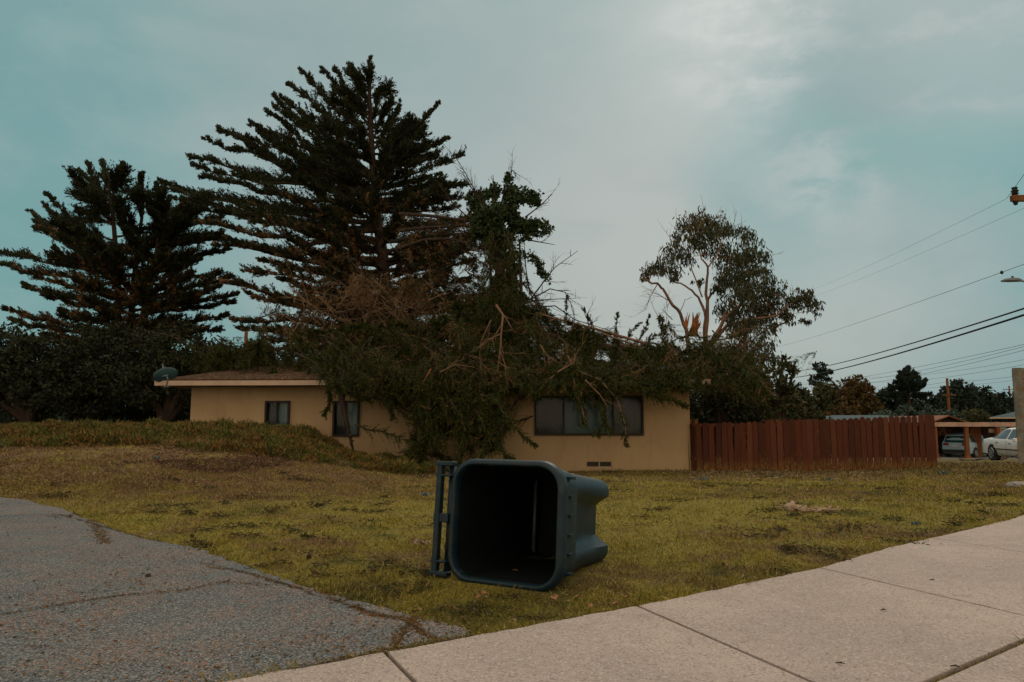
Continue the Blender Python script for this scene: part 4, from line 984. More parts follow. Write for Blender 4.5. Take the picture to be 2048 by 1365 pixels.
# bushes right of it
broad_tree('leafy_tree', 31, [(1555, 775, 32, 0), (1530, 790, 36, 0), (1575, 748, 16, 0), (1590, 800, 24, 1), (1550, 820, 34, 0), (1500, 770, 30, 1), (1530, 745, 18, 0), (1588, 742, 12, 0), (1565, 725, 12, 0)], (1545, 880), 'leafy mixed tree just right of the eucalyptus, above the red fence', 'bush', bl=.24, dens=.8, seed=61, clump=30)
broad_tree('hedge_shrub', 25.5, [(1425, 715, 22, 0), (1400, 730, 26, 0), (1445, 735, 24, 0), (1400, 800, 45, 0), (1450, 815, 45, 0), (1500, 825, 40, .5), (1430, 770, 40, 1), (1480, 780, 40, 1), (1395, 850, 40, 0), (1470, 860, 40, 0)], (1440, 900), 'dark shrubbery behind the red fence at the corner of the house', 'oak', bl=.24, seed=62, cat='shrub')
broad_tree('hedge_shrub', 32, [(1590, 835, 24, 0), (1630, 832, 20, 0), (1560, 850, 24, 0), (1612, 815, 16, 1), (1650, 845, 16, 0)], (1600, 900), 'loose green and rust shrub behind the middle of the red fence', 'bush', bl=.2, seed=63, cat='shrub', dens=.7, clump=24)
# ------------------------------------------------------------------ distant trees on the right
def dist(name, Y, blobs, base, label, leaf, bl, seed, **k): return broad_tree(name, Y, blobs, base, label, leaf, bl=bl, seed=seed, r0=.10, **k)
dist('pine_tree', 105, [(1640, 736, 12, 0), (1634, 752, 11, 0), (1648, 750, 10, 0), (1640, 765, 11, 0), (1656, 757, 6, 0), (1621, 765, 6, 0), (1658, 745, 4, 0)], (1641, 830), 'small dark pine standing clear against the sky beyond the fence', 'cypfar', .55, 71, clump=24)
dist('round_tree', 90, [(1680, 800, 34, 0), (1625, 800, 34, 0), (1600, 815, 30, 0), (1650, 790, 24, 0), (1640, 820, 30, -2)], (1640, 850), 'rounded dark green tree below the small pine', 'bush', .6, 72, clump=30)
dist('round_tree', 84, [(1712, 780, 28, 0), (1728, 790, 24, 0), (1698, 795, 26, 0), (1740, 815, 26, 0), (1695, 768, 12, 0), (1715, 815, 30, 0)], (1714, 850), 'rust-tinged round tree with pale stems, right of the dark green tree', 'orange', .5, 73, clump=26)
dist('low_bush', 70, [(1680, 825, 18, 0), (1700, 828, 18, 0), (1660, 832, 14, 0)], (1685, 850), 'low rust-orange bush in front of the round trees', 'orange', .4, 74, cat='bush', clump=26)
far_tips = [(1816,737,0),(1800,747),(1808,742),(1832,748),(1797,755),(1838,758),(1790,766),(1845,772),(1851,770),(1852,762),(1786,775),(1860,790),(1845,790),(1780,790)]
cypress(95, [[(1818, 850, 0), (1818, 790, 0), (1817, 742, 0)]], far_tips, 'spiky distant cypress poking above the far treeline', .35, lambda u: float(np.interp(u, [0, .3, 1], [2.6, 2.2, .4])), 75, 8, 1.3, .45, .9, leaf='cypfar', start_drop=.0)
dist('far_cypress', 98, [(1775, 790, 20, 0), (1790, 800, 24, 0), (1765, 812, 20, 0), (1810, 810, 26, 0), (1790, 822, 22, 0), (1760, 796, 12, 0), (1780, 776, 8, 0)], (1785, 850), 'flat-topped dark cypress left of the spiky one', 'cypfar', .6, 76, clump=26, group='far cypresses')
dist('far_cypress', 100, [(1850, 808, 22, 0), (1870, 812, 20, 0), (1840, 822, 20, 0), (1862, 825, 20, 0)], (1855, 850), 'low dark cypress between the spiky one and the far utility pole', 'cypfar', .6, 77, clump=26, group='far cypresses')
dist('far_cypress', 104, [(1915, 775, 16, 0), (1930, 780, 14, 0), (1905, 788, 20, 0), (1925, 798, 22, 0), (1900, 808, 20, 0), (1892, 800, 18, 0)], (1915, 850), 'dark cypress just right of the far utility pole', 'cypfar', .6, 78, clump=26, group='far cypresses')
dist('far_cypress', 108, [(1960, 785, 14, 0), (1950, 798, 20, 0), (1975, 800, 20, 0), (1945, 815, 22, 0), (1985, 808, 16, 0), (1965, 820, 24, 0)], (1960, 850), 'dark cypress above the sloping blue roof', 'cypfar', .6, 79, clump=26, group='far cypresses')
dist('far_cypress', 118, [(2010, 800, 16, 0), (2030, 803, 18, 0), (2000, 815, 20, 0), (2030, 820, 22, 0), (2060, 800, 22, 0), (2090, 805, 26, 0)], (2020, 850), 'dark far cypress beside the concrete post', 'cypfar', .6, 80, clump=26, group='far cypresses')
for i, (x, y, r, lb) in enumerate(((1770, 835, 20, 'grey-green bush beyond the fence, leftmost of the row'), (1815, 830, 18, 'blue-green bush behind the right half of the fence'), (1860, 828, 16, 'grey-green bush under the far utility pole'), (1895, 832, 18, 'blue-grey bush above the carport roof'), (1945, 835, 20, 'dark brownish bush behind the carport roof'))):
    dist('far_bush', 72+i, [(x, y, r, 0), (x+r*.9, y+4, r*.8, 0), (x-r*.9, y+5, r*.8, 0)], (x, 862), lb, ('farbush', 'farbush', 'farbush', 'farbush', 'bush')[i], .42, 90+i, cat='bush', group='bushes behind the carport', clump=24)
# woodland masses that close the view below the crowns
def woodland(name, spans, leaf, bl, seed, label, cat):
    global rng; rng = np.random.default_rng(seed); Lf = MB()
    for x0, x1, y0, y1, Y0, Y1, n, r in spans:
        for k in range(n):
            px = x0+(x1-x0)*(k+rng.random())/n; py = rng.uniform(y0, y1); Y = rng.uniform(Y0, Y1)
            crown_cloud(Lf, P(px, py, Y), r/F*Y, int(40*(r/F*Y/bl)**2), bl, .55, clump=24, shell=.2)
    o = Lf.build(name, M[leaf]); tag(o, label, cat, kind='stuff')
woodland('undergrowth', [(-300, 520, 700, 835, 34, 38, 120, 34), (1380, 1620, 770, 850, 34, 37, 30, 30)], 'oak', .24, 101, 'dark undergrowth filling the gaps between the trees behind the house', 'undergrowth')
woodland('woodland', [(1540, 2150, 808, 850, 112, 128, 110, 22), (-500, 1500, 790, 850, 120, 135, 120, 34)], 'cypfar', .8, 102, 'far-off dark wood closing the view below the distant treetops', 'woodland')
# distant wooded ridge
b = MB(); rg = []
for k, az in enumerate(np.linspace(-50, 62, 160)):
    a = R(az); d_ = 900; top = 12+10*max(0, 1+math.sin(az*.11+1.0))*.9+2*math.sin(az*.9)+1.2*math.sin(az*2.3); top += 18*math.exp(-((az-40)/9)**2)
    rg.append([Vector((math.sin(a)*q*d_, math.cos(a)*q*d_, z)) for q, z in ((.72, -6), (.86, top*.45), (1., top), (1.15, top*.5), (1.3, -6))])
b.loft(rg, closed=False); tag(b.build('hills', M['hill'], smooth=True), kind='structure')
# ------------------------------------------------------------------ carport across the street
rng = np.random.default_rng(5); random.seed(5)
CY = 52.; z_b = P(1932, 849, CY).z; zg = h1(P(1932, 900, CY).x, CY)
xa, xb = P(1872, 850, CY).x-.6, P(2110, 850, CY).x
cp = empty('carport', (xa, CY, zg), 'long flat-roofed carport with a pinkish beam and brown posts beyond the fence', 'carport')
def lc(x, y, z): return (x-xa, y-CY, z-zg)
bz_ = z_b; hb = .30
MB().box(lc((xa+xb)/2, CY, bz_-hb/2+.14), (xb-xa, .16, hb)).build('beam', M['beam'], cp)
MB().box(lc((xa+xb)/2, CY+3.2, bz_+.10), (xb-xa, 6.1, .1)).build('roof', M['blueroof'], cp)
for px in (1873, 1936, 1999):
    x = P(px, 900, CY).x; r_ = [[Vector(lc(x+i*w_, CY+.1+j*w_, z)) for i, j in ((-1, -1), (1, -1), (1, 1), (-1, 1))] for z, w_ in ((zg-.3, .24), (zg+.06, .24), (zg+.16, .15), (zg+.4, .12), (bz_-hb+.12, .12))]
    MB().loft(r_, cap0=True, cap1=True).build('post', M['wood_brown'], cp)
MB().box(lc((xa+xb)/2+1, CY+6.1, (zg+bz_)/2), (xb-xa-2.5, .12, bz_-zg-.1)).build('back_wall', M['darkwall'], cp)
x0 = P(1963, 880, CY).x; x1 = P(1986, 880, CY).x
MB().box(lc((x0+x1)/2, CY+1.3, (zg+bz_)/2-.05), (x1-x0, .12, bz_-zg-.12)).build('side_panel', M['wood_brown'], cp)
MB().box(lc(x1+3, CY+.4, bz_-.45), (6, .06, .28)).build('fascia', M['beam'], cp)
tag(MB().box((P(1960, 915, 50).x, 57, zg+.004), (30, 19, .05)).build('parking_apron', concrete('apron_concrete', (.30, .31, .32), (.24, .25, .26))), kind='structure')
# gabled house behind the carport, and the blue-roofed one
def gable_house(name, x0, x1, y, zw, zr_, zb_, label, roofm, wallm, depth=8, over=.5):
    r_ = empty(name, (x0, y, zb_), label, 'house'); L_ = x1-x0
    MB().box((L_/2, depth/2, (zw-zb_)/2), (L_, depth, zw-zb_)).add([(0, 0, zw-zb_), (L_, 0, zw-zb_), (L_/2, 0, zr_-zb_), (0, depth, zw-zb_), (L_, depth, zw-zb_), (L_/2, depth, zr_-zb_)], [(0, 1, 2), (5, 4, 3)]).build('wall', wallm, r_)
    b = MB(); t_ = .1; e = over; sl_ = (zr_-zw)/(L_/2)
    for s_ in (-1, 1):
        xe = L_/2+s_*(L_/2+e); ze_ = zw-zb_-sl_*e
        b.loft([[Vector((xe, yy, ze_+.02)), Vector((L_/2, yy, zr_-zb_+.02)), Vector((L_/2, yy, zr_-zb_+.02+t_)), Vector((xe, yy, ze_+.02+t_))] for yy in (-e, depth+e)], cap0=True, cap1=True)
    b.build('roof', roofm, r_); return r_
gable_house('gabled_house', P(1852, 850, 60).x, P(1948, 850, 60).x, 60.5, P(1, 851, 60).z, P(1, 834, 60).z, zg-.2, 'brown gabled house just behind the carport roof', M['wood_brown'], M['darkwall'])
bx0, bx1 = P(1985, 836, 62).x, P(2130, 836, 62).x; zt2 = P(1, 835, 62).z
bh = empty('blue_roofed_house', (bx0, 62, zg-.3), 'house with a slate-blue hipped roof and white gutter beside the concrete post', 'house', rz=R(-33))
hgt = zt2-zg+.3
MB().box(((bx1-bx0)/2+.5, 4.5, hgt/2-.05), (bx1-bx0-1, 8, hgt-.1)).build('wall', M['darkwall'], bh)
MB().add([(-.2, 0, hgt), (bx1-bx0, 0, hgt), (bx1-bx0, 9, hgt), (-.2, 9, hgt), (2.6, 4.5, hgt+.75), (bx1-bx0-2.6, 4.5, hgt+.75)], [(0, 1, 5, 4), (1, 2, 5), (2, 3, 4, 5), (3, 0, 4), (3, 2, 1, 0)]).build('roof', M['blueroof'], bh)
MB().box(((bx1-bx0)/2-.1, -.05, hgt-.06), (bx1-bx0+.2, .1, .12)).build('gutter', M['fascia'], bh)
nx0, nx1 = P(1665, 838, 56).x, P(1872, 838, 56).x
nh = empty('neighbour_house', (nx0, 56, -1.9), 'low neighbouring house whose grey-blue roof just tops the red fence', 'house'); hz = P(1, 841, 56).z+1.9
MB().box(((nx1-nx0)/2, 4, hz/2-.1), (nx1-nx0-1, 6.5, hz-.2)).build('wall', M['darkwall'], nh)
MB().add([(0, 0, hz), (nx1-nx0, 0, hz), (nx1-nx0, 8, hz), (0, 8, hz), (1.8, 4, hz+.42), (nx1-nx0-1.8, 4, hz+.42)], [(0, 1, 5, 4), (1, 2, 5), (2, 3, 4, 5), (3, 0, 4), (3, 2, 1, 0)]).build('roof', M['blueroof'], nh)
# ------------------------------------------------------------------ cars
def car(name, label, paint, loc, rz, st, glass, L, wheels, wr, extras, rear):
    """st: stations along the length (x, z_bottom, z_belt, z_roof, half width sill, half width belt, half width roof)"""
    root = empty(name, loc, label, 'car', rz=rz); st = np.array(st)
    def sec(x):
        return [np.interp(x, st[:, 0], st[:, k]) for k in range(1, 7)]
    X_ = np.unique(np.concatenate([np.linspace(st[0, 0], st[-1, 0], 44), st[:, 0]])); rg = []
    for x in X_:
        zb_, zl, zr_, ws, wb, wr_ = sec(x); h = []
        zm = zb_+(zl-zb_)*.5
        half = [(ws*.9, zb_), (ws, zb_+.05), (wb*1.01, zm), (wb, zl-.06), (wb*.97, zl), (wr_+(wb*.97-wr_)*.5, (zl+zr_)/2), (wr_, zr_-.03*(zr_-zl > .1)), (wr_*.8, zr_), (wr_*.35, zr_+.015)]
        rg.append([Vector((x, -y, z)) for y, z in half]+[Vector((x, y, z)) for y, z in reversed(half)])
    b = MB(); b.loft(rg, closed=True, cap0=True, cap1=True); body = b.build('body', M[paint], root, smooth=True)
    md = body.modifiers.new('es', 'EDGE_SPLIT'); md.split_angle = R(50)
    for s_ in (-1, 1):
        for g in glass:
            xa_, xb_, xc_, xd_ = g     # bottom rear, bottom front, top rear, top front
            q = []
            for t in (0., .5, 1.):
                row = []
                for u in np.linspace(0, 1, 7):
                    x = (xa_+(xb_-xa_)*u)*(1-t)+(xc_+(xd_-xc_)*u)*t; zb_, zl, zr_, ws, wb, wr_ = sec(x)
                    tt = .06+.80*t; y = (wb*.97)*(1-tt)+wr_*tt; row.append(Vector((x, s_*(y+.012), zl*(1-tt)+zr_*tt)))
                q.append(row)
            MB().loft(q, closed=False).build('side_window', M['carglass'], root)
    for x in wheels:
        for s_ in (-1, 1):
            y = s_*(sec(x)[4]*1.0)
            n = 24; cs = np.linspace(0, 2*math.pi, n, endpoint=False)
            MB().add([(x+(wr+.06)*math.cos(q), y+s_*.012, wr+(wr+.06)*math.sin(q)) for q in cs]+[(x+(wr+.06)*math.cos(q), y-s_*.2, wr+(wr+.06)*math.sin(q)) for q in cs], [tuple(range(n)) if s_ > 0 else tuple(range(n))[::-1]]+[(k, n+k, n+(k+1) % n, (k+1) % n) for k in range(n)]).build('wheel_arch', M['black'], root)
            rg = [[Vector((x+r_*math.cos(q), y+s_*t_, wr+r_*math.sin(q))) for q in cs] for r_, t_ in ((wr*.62, .03), (wr*.92, .035), (wr, .015), (wr, -.18))]
            wh = MB().loft(rg, cap0=True, cap1=True).build('wheel', M['rubber'], root)
            b = MB()
            for k in range(8):
                a = 2*math.pi*k/8; b.box((x+wr*.33*math.cos(a), y+s_*.045, wr+wr*.33*math.sin(a)), (wr*.62, .02, wr*.14), Matrix.Rotation(-a, 3, 'Y'))
            b.loft([[Vector((x+r_*math.cos(q), y+s_*t_, wr+r_*math.sin(q))) for q in cs] for r_, t_ in ((wr*.58, .036), (wr*.66, .055), (wr*.70, .036))]); b.build('rim', M['chrome'], wh)
    extras(root, sec); return root
def sedan_x(root, sec):
    for s_ in (-1, 1):
        zb_, zl, zr_, ws, wb, wr_ = sec(3.5)
        m_ = MB(); m_.loft([[Vector((3.46+dx, s_*(wb+.02+yy), zl+.02+zz)) for dx, zz in ((-sx, -sz), (sx, -sz), (sx, sz), (-sx, sz))] for yy, sx, sz in ((-.02, .05, .04), (.05, .09, .07), (.17, .09, .08), (.21, .05, .05))], cap0=True, cap1=True)
        bev(m_.build('wing_mirror', M['white_paint'], root), .02, 2)
        for x in (1.55, 2.65):
            bev(MB().box((x, s_*(sec(x)[4]+.014), sec(x)[1]-.14), (.20, .03, .045)).build('door_handle', M['chrome'], root), .01)
        MB().loft([[Vector((x, s_*(sec(x)[4]*1.01+.006), z)) for z in (.50, .545)] for x in np.linspace(1.45, 3.75, 9)], closed=False).build('trim_strip', M['black'], root)
        MB().loft([[Vector((2.36, s_*(sec(2.36)[4]*k_+.006), z)) for z, k_ in ((.25, .99), (.5, 1.01), (.92, 1.0))], [Vector((2.375, s_*(sec(2.36)[4]*k_+.006), z)) for z, k_ in ((.25, .99), (.5, 1.01), (.92, 1.0))]], closed=False).build('door_gap', M['black'], root)
        MB().box((.02, s_*.62, .78), (.08, .34, .16)).build('tail_lamp', M['redlamp'], root)
    zw = sec(3.4)
    MB().loft([[Vector((3.98, y, .955)) for y in np.linspace(-.72, .72, 7)], [Vector((3.35, y*.82, 1.405)) for y in np.linspace(-.72, .72, 7)]], closed=False).build('windscreen', M['carglass'], root)
    MB().loft([[Vector((.93, y, 1.05)) for y in np.linspace(-.66, .66, 7)], [Vector((1.48, y*.85, 1.40)) for y in np.linspace(-.66, .66, 7)]], closed=False).build('rear_window', M['carglass'], root)
sed = [(0, .30, .82, .84, .72, .76, .55), (.08, .26, .92, .95, .84, .86, .66), (.5, .24, .965, 1.0, .88, .92, .68), (.95, .22, .975, 1.04, .89, .95, .66), (1.5, .20, .96, 1.38, .9, .96, .60), (1.9, .20, .95, 1.45, .9, .96, .62), (2.6, .20, .94, 1.47, .9, .96, .62), (3.2, .20, .93, 1.44, .9, .96, .60), (3.6, .20, .93, 1.22, .9, .96, .64), (4.0, .20, .94, .97, .9, .96, .72), (4.9, .22, .86, .88, .88, .93, .72), (5.3, .26, .74, .76, .82, .86, .66), (5.4, .32, .60, .62, .72, .76, .5)]
sc0 = P(1985, 912, 33.5); zs = P(1985, 921, 33.5).z
axis_ang = math.atan2(-.977, -.15)
sdn = car('sedan', 'white rounded sedan parked on the far side of the lawn, partly behind the concrete post', 'white_paint', (0, 0, 0), axis_ang, sed,
    [(1.02, 2.30, 1.52, 2.30), (2.42, 3.52, 2.42, 3.15)], 5.4, (1.05, 4.35), .335, sedan_x, None)
sdn.location = Vector((sc0.x, 33.5, zs))-Vector((math.cos(axis_ang), math.sin(axis_ang), 0))*1.05-Vector((math.sin(axis_ang), -math.cos(axis_ang), 0))*.95*(1)
def suv_x(root, sec):
    for s_ in (-1, 1):
        MB().box((-.015, s_*.62, .98), (.05, .36, .17)).build('tail_lamp', M['redlamp'], root)
        MB().box((1.9, s_*.60, 1.76), (2.2, .05, .05)).build('roof_rail', M['black'], root)
    MB().loft([[Vector((-.035, y, 1.10)) for y in np.linspace(-.72, .72, 7)], [Vector((.17, y*.86, 1.56)) for y in np.linspace(-.72, .72, 7)]], closed=False).build('rear_window', M['carglass'], root)
    MB().box((-.03, 0, .48), (.14, 1.66, .24)).build('bumper', M['black'], root)
    MB().box((-.05, .0, .86), (.03, .40, .14)).build('licence_plate', M['plate'], root)
suvs = [(0, .42, 1.05, 1.10, .82, .84, .72), (.05, .34, 1.10, 1.3, .88, .9, .70), (.22, .30, 1.10, 1.62, .9, .93, .68), (.6, .28, 1.08, 1.72, .9, .94, .68), (2.2, .28, 1.06, 1.74, .9, .94, .68), (2.9, .28, 1.04, 1.68, .9, .94, .66), (3.6, .28, 1.02, 1.06, .9, .94, .74), (4.4, .32, .92, .95, .86, .9, .7), (4.7, .38, .70, .72, .74, .78, .5)]
ps = P(1917, 914, 53.5)
suv = car('estate_car', 'pale silver-blue sport utility car parked under the carport, seen from behind', 'blue_paint', (0, 0, 0), R(38), suvs,
    [(.45, 1.4, .55, 1.35), (1.55, 2.5, 1.55, 2.4), (2.6, 3.35, 2.6, 2.9)], 4.7, (.95, 3.75), .36, suv_x, None)
suv.location = (ps.x-.35, 53.2, h1(ps.x, 53)+.03)
# ------------------------------------------------------------------ utility poles, wires, street lamp
def pole(name, px, Y, ytop, r, label, arms, group=None, zoff=0):
    t = P(px, ytop, Y); b0 = Vector((t.x, t.y, h1(t.x, t.y)-.2)); r_ = empty(name, b0, label, 'utility pole', group)
    MB().tube([(0, 0, 0), (0, 0, (t.z-b0.z)*.5), (0, 0, t.z-b0.z)], [r*1.25, r*1.1, r*.85], 10).build('shaft', M['pole'], r_)
    for dz, w_, yaw in arms:
        z = t.z-b0.z-dz; c_ = math.cos(yaw); s_ = math.sin(yaw)
        a = MB().box((0, -r*1.2, z), (w_, .11, .12), Matrix.Rotation(yaw, 3, 'Z')).build('crossarm', M['pole'], r_)
        for k in (-.92, -.45, .45, .92):
            x = k*w_/2; MB().tube([(x*c_, x*s_-r*1.2, z+.06), (x*c_, x*s_-r*1.2, z+.13), (x*c_, x*s_-r*1.2, z+.22)], [.04, .065, .045], 8).build('insulator', M['black'], a)
    return r_
pole('utility_pole', 1894, 92, 757, .17, 'bare wooden utility pole leaning slightly, in front of the far cypresses', [(2.1, 2.2, .3)], 'wooden utility poles')
pole('utility_pole', 2018, 150, 772, .16, 'small far utility pole with a crossarm, near the concrete post', [(.8, 3.2, .2)], 'wooden utility poles')
pole('utility_pole', 493, 60, 654, .16, 'top of a wooden utility pole in the gap left of the tall cypress', [], 'wooden utility poles')
# big pole just outside the right edge: its crossarm reaches into the frame
YP = 15.; cA = P(2010, 403, YP); px_ = cA.x+1.25; b0 = Vector((px_, YP, h1(px_, YP)-.2))
np_ = empty('near_utility_pole', b0, 'near wooden utility pole outside the right edge, the tip of its crossarm in view', 'utility pole')
ht = cA.z-b0.z
MB().tube([(0, 0, 0), (0, 0, ht*.5), (0, 0, ht+.7)], [.19, .17, .14], 12).build('shaft', M['pole'], np_, smooth=True)
arm = MB().box((0, -.20, ht), (2.5, .10, .12)).build('crossarm', M['pole'], np_)
for x in (-1.17, -.6, .6, 1.17):
    MB().tube([(x, -.20, ht+.06), (x, -.2, ht+.10), (x, -.2, ht+.12), (x, -.2, ht+.16), (x, -.2, ht+.18), (x, -.2, ht+.23)], [.03, .075, .05, .075, .045, .06], 10).build('insulator', M['black'], arm)
MB().tube([(-.75, -.26, ht-.05), (-.05, -.22, ht-.60)], .02, 6).build('brace', M['black'], arm)
MB().tube([(-1.17, -.2, ht-.06), (-1.17, -.2, ht-.14)], [.06, .03], 8).build('insulator', M['black'], arm)
lamp_o = P(2003, 562, 26); lb = P(2120, 600, 26); lbx = Vector((lb.x, 26, h1(lb.x, 26)-.1))
sl_ = empty('street_lamp', lbx, 'grey street lamp head on a curved arm reaching in from the right edge', 'street lamp')
r0_ = lamp_o-lbx; MB().tube([(0, 0, 0), (0, 0, r0_.z-.8)], [.11, .07], 10).build('shaft', M['metal'], sl_)
MB().tube([Vector((0, 0, r0_.z-.8)), Vector((r0_.x*.25, 0, r0_.z-.32)), Vector((r0_.x*.55, 0, r0_.z-.05)), Vector((r0_.x+.55, 0, r0_.z+.03))], .032, 8).build('arm', M['metal'], sl_)
hd = MB().loft([[Vector((r0_.x+x, y*w_, r0_.z+z_)) for y, z_ in ((-1, -.0), (-.7, t_), (.7, t_), (1, 0), (.8, -.03), (-.8, -.03))] for x, w_, t_ in ((0, .05, .02), (.08, .12, .06), (.35, .16, .10), (.6, .10, .08), (.72, .04, .05))], cap0=True, cap1=True).build('lamp_head', M['metal'], sl_)
MB().tube([(r0_.x+.4, 0, r0_.z+.09), (r0_.x+.4, 0, r0_.z+.17)], [.045, .035], 8).build('photocell', M['black'], sl_)
def wire(p0, p1, sag, r, label, group='power lines at the right'):
    q = [p0.lerp(p1, t)-UP*sag*4*t*(1-t) for t in np.linspace(0, 1, 24)]
    tag(MB().tube(q, r, 5).build('power_line', M['wire'], smooth=True), label, 'power line', group)
wire(P(2013, 398, YP), P(2120, 250, 7.), .0, 0.004, 'short thin wire rising steeply from the crossarm tip to the right edge')
wire(P(2013, 398, YP), P(1560, 600, 75), .3, 0.003, 'highest thin wire, running left from the crossarm tip')
wire(P(2090, 398, YP), P(1560, 612, 75), .3, 0.003, 'faint thin wire just below the topmost one')
wire(P(2090, 514, YP), P(1540, 697, 75), .2, 0.006, 'single thin wire carrying a small splice, level with the street lamp')
wire(P(2090, 604, YP), P(1560, 745, 70), .35, 0.020, 'upper of the two thick dark cables')
wire(P(2090, 617, YP), P(1560, 757, 70), .35, 0.025, 'lower and thickest of the two dark cables')
wire(P(2090, 680, 40), P(1560, 772, 130), .6, 0.012, 'faint wire directly under the thick cables')
wire(P(2090, 683, 60), P(1600, 766, 160), 1.2, 0.017, 'upper of the faint far wires that cross the small pine')
wire(P(2090, 690, 60), P(1600, 774, 160), 1.2, 0.017, 'lower of the faint far wires that cross the small pine')
wire(P(2090, 712, 70), P(1700, 752, 170), 1.0, 0.017, 'upper faint wire above the spiky distant cypress')
wire(P(2090, 722, 70), P(1700, 762, 170), 1.0, 0.017, 'lower faint wire above the spiky distant cypress')
wire(P(2090, 742, 90), P(1894, 764, 92), .3, 0.017, 'faint far wire reaching the far utility pole from the right')
wire(P(1894, 764, 92), P(1700, 778, 180), .6, 0.017, 'faint far wire leaving the far utility pole to the left')
wire(P(2060, 757, 120), P(1770, 777, 190), .6, 0.019, 'lowest faint wire just over the far treeline')
tag(MB().tube([P(2001, 546, 21.), P(2003.5, 545.4, 21.), P(2006, 544.8, 21.)], [.03, .06, .03], 8).build('cable_splice', M['black']), 'small dark splice on the thin wire above the street lamp', 'cable splice')
# ------------------------------------------------------------------ grass
rng = np.random.default_rng(200); random.seed(200)
ASP = np.array(ASPH)
BL = binr.location; BINP = [tuple((BL+Rm @ Vector((0, y, z))).xy) for y, z in ((-.34, .02), (.16, .02), (.20, .5), (.31, 1.06), (-.36, 1.06))]
def ground_ok(x, y, m=0.):
    return ~(inpoly(x, y, ASPH) | inpoly(x, y, SWP) | inpoly(x, y, BINP))
def from_px(n, y0, y1, xa_=-250, xb_=2300, pw=1.):
    py = y0+(y1-y0)*rng.random(n)**pw; px = rng.uniform(xa_, xb_, n)
    a = (px-1024)/F; b_ = (682.5-py)/F; dx, dy, dz = a, CP-b_*SP, SP+b_*CP
    t = CAMZ/np.maximum(-dz, 1e-4)
    for _ in range(14):
        x, y = dx*t, dy*t; z = H(x, y); t = np.clip((z-CAMZ)/np.minimum(dz, -1e-4), .5, 60)*.6+t*.4
    return dx*t, dy*t, px, py
ICE = [(0, 899), (120, 897), (240, 893), (330, 893), (400, 908), (470, 905), (540, 915), (620, 930), (700, 940), (790, 948), (880, 952)]
def iceb(px): return np.interp(px, [p[0] for p in ICE], [p[1] for p in ICE], left=899, right=900)
bx_, by_ = binr.location.x, binr.location.y
def near_patch(x, y): return vnoise(x, y, 3.2, 9)
def grass(n, y0, y1, ln, wd, pw=1.):
    x, y, px, py = from_px(n, y0, y1, pw=pw); ok = ground_ok(x, y) & (y > 1.2) & (y < 24)
    ok &= ~((px > -400) & (px < 880) & (py < iceb(px)-6))
    x, y = x[ok], y[ok]; D_ = np.sqrt(x*x+y*y); s_ = np.clip((D_/4)**.75, .75, 4)
    pt = near_patch(x, y); hgt = ln*s_*(1+.55*pt)*rng.uniform(.35, 1.25, len(x))
    # longer tufts at the edge of the paving, and round the bin
    d = rng.normal(size=(len(x), 3))*np.array([.75, .75, .25])+np.array([0, 0, .75])
    z = H(x, y)-.003
    return x, y, z, d, hgt, wd*s_*rng.uniform(.6, 1.3, len(x))
G_ = MB()
for n, y0, y1, ln, wd in ((300000, 905, 1400, .028, .0042), (110000, 905, 1000, .022, .0045), (60000, 1180, 1400, .030, .0035)):
    x, y, z, d, hgt, wdt = grass(n, y0, y1, ln, wd); G_.blades(np.stack([x, y, z], 1), d, hgt, wdt, .15)
# taller tufts
x, y, px, py = from_px(800, 930, 1320); ok = ground_ok(x, y); x, y = x[ok], y[ok]
for a, c_ in zip(x, y):
    k = rng.integers(20, 50); s_ = np.clip((math.hypot(a, c_)/4)**.5, .8, 2.5)
    p_ = np.stack([a+rng.normal(size=k)*.03*s_, c_+rng.normal(size=k)*.03*s_], 1); z = H(p_[:, 0], p_[:, 1])
    G_.blades(np.column_stack([p_, z]), rng.normal(size=(k, 3))*np.array([.6, .6, .2])+np.array([0, 0, .9]), .05*s_*rng.uniform(.5, 1.3, k), .004*s_, .2)
# fringe along the paving edges
def fringe(poly_pts, n, off, ln):
    for i in range(len(poly_pts)-1):
        a, c_ = Vector(poly_pts[i]), Vector(poly_pts[i+1]); L_ = (c_-a).length; k = int(n*L_)
        if k < 1: continue
        t = rng.random(k); q = np.outer(1-t, a)+np.outer(t, c_); nr = np.array([-(c_-a).y, (c_-a).x])/max(L_, 1e-6)
        q = q+nr*(np.abs(rng.normal(size=(k, 1)))*off-.006)+rng.normal(size=(k, 2))*.006
        G_.blades(np.column_stack([q, H(q[:, 0], q[:, 1])+.004]), rng.normal(size=(k, 3))*np.array([.7, .7, .2])+np.array([0, 0, .6]), ln*rng.uniform(.4, 1.4, k), .004, .2)
fringe([(a.x, a.y) for a, _ in line[5:16]], 900, .03, .032)
fringe(edge, 500, .02, .028)
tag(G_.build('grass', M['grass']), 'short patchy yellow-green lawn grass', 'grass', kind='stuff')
# ------------------------------------------------------------------ iceplant on the bank
I_ = MB(); x, y, px, py = from_px(60000, 838, 955, -500, 900); z = H(x, y)
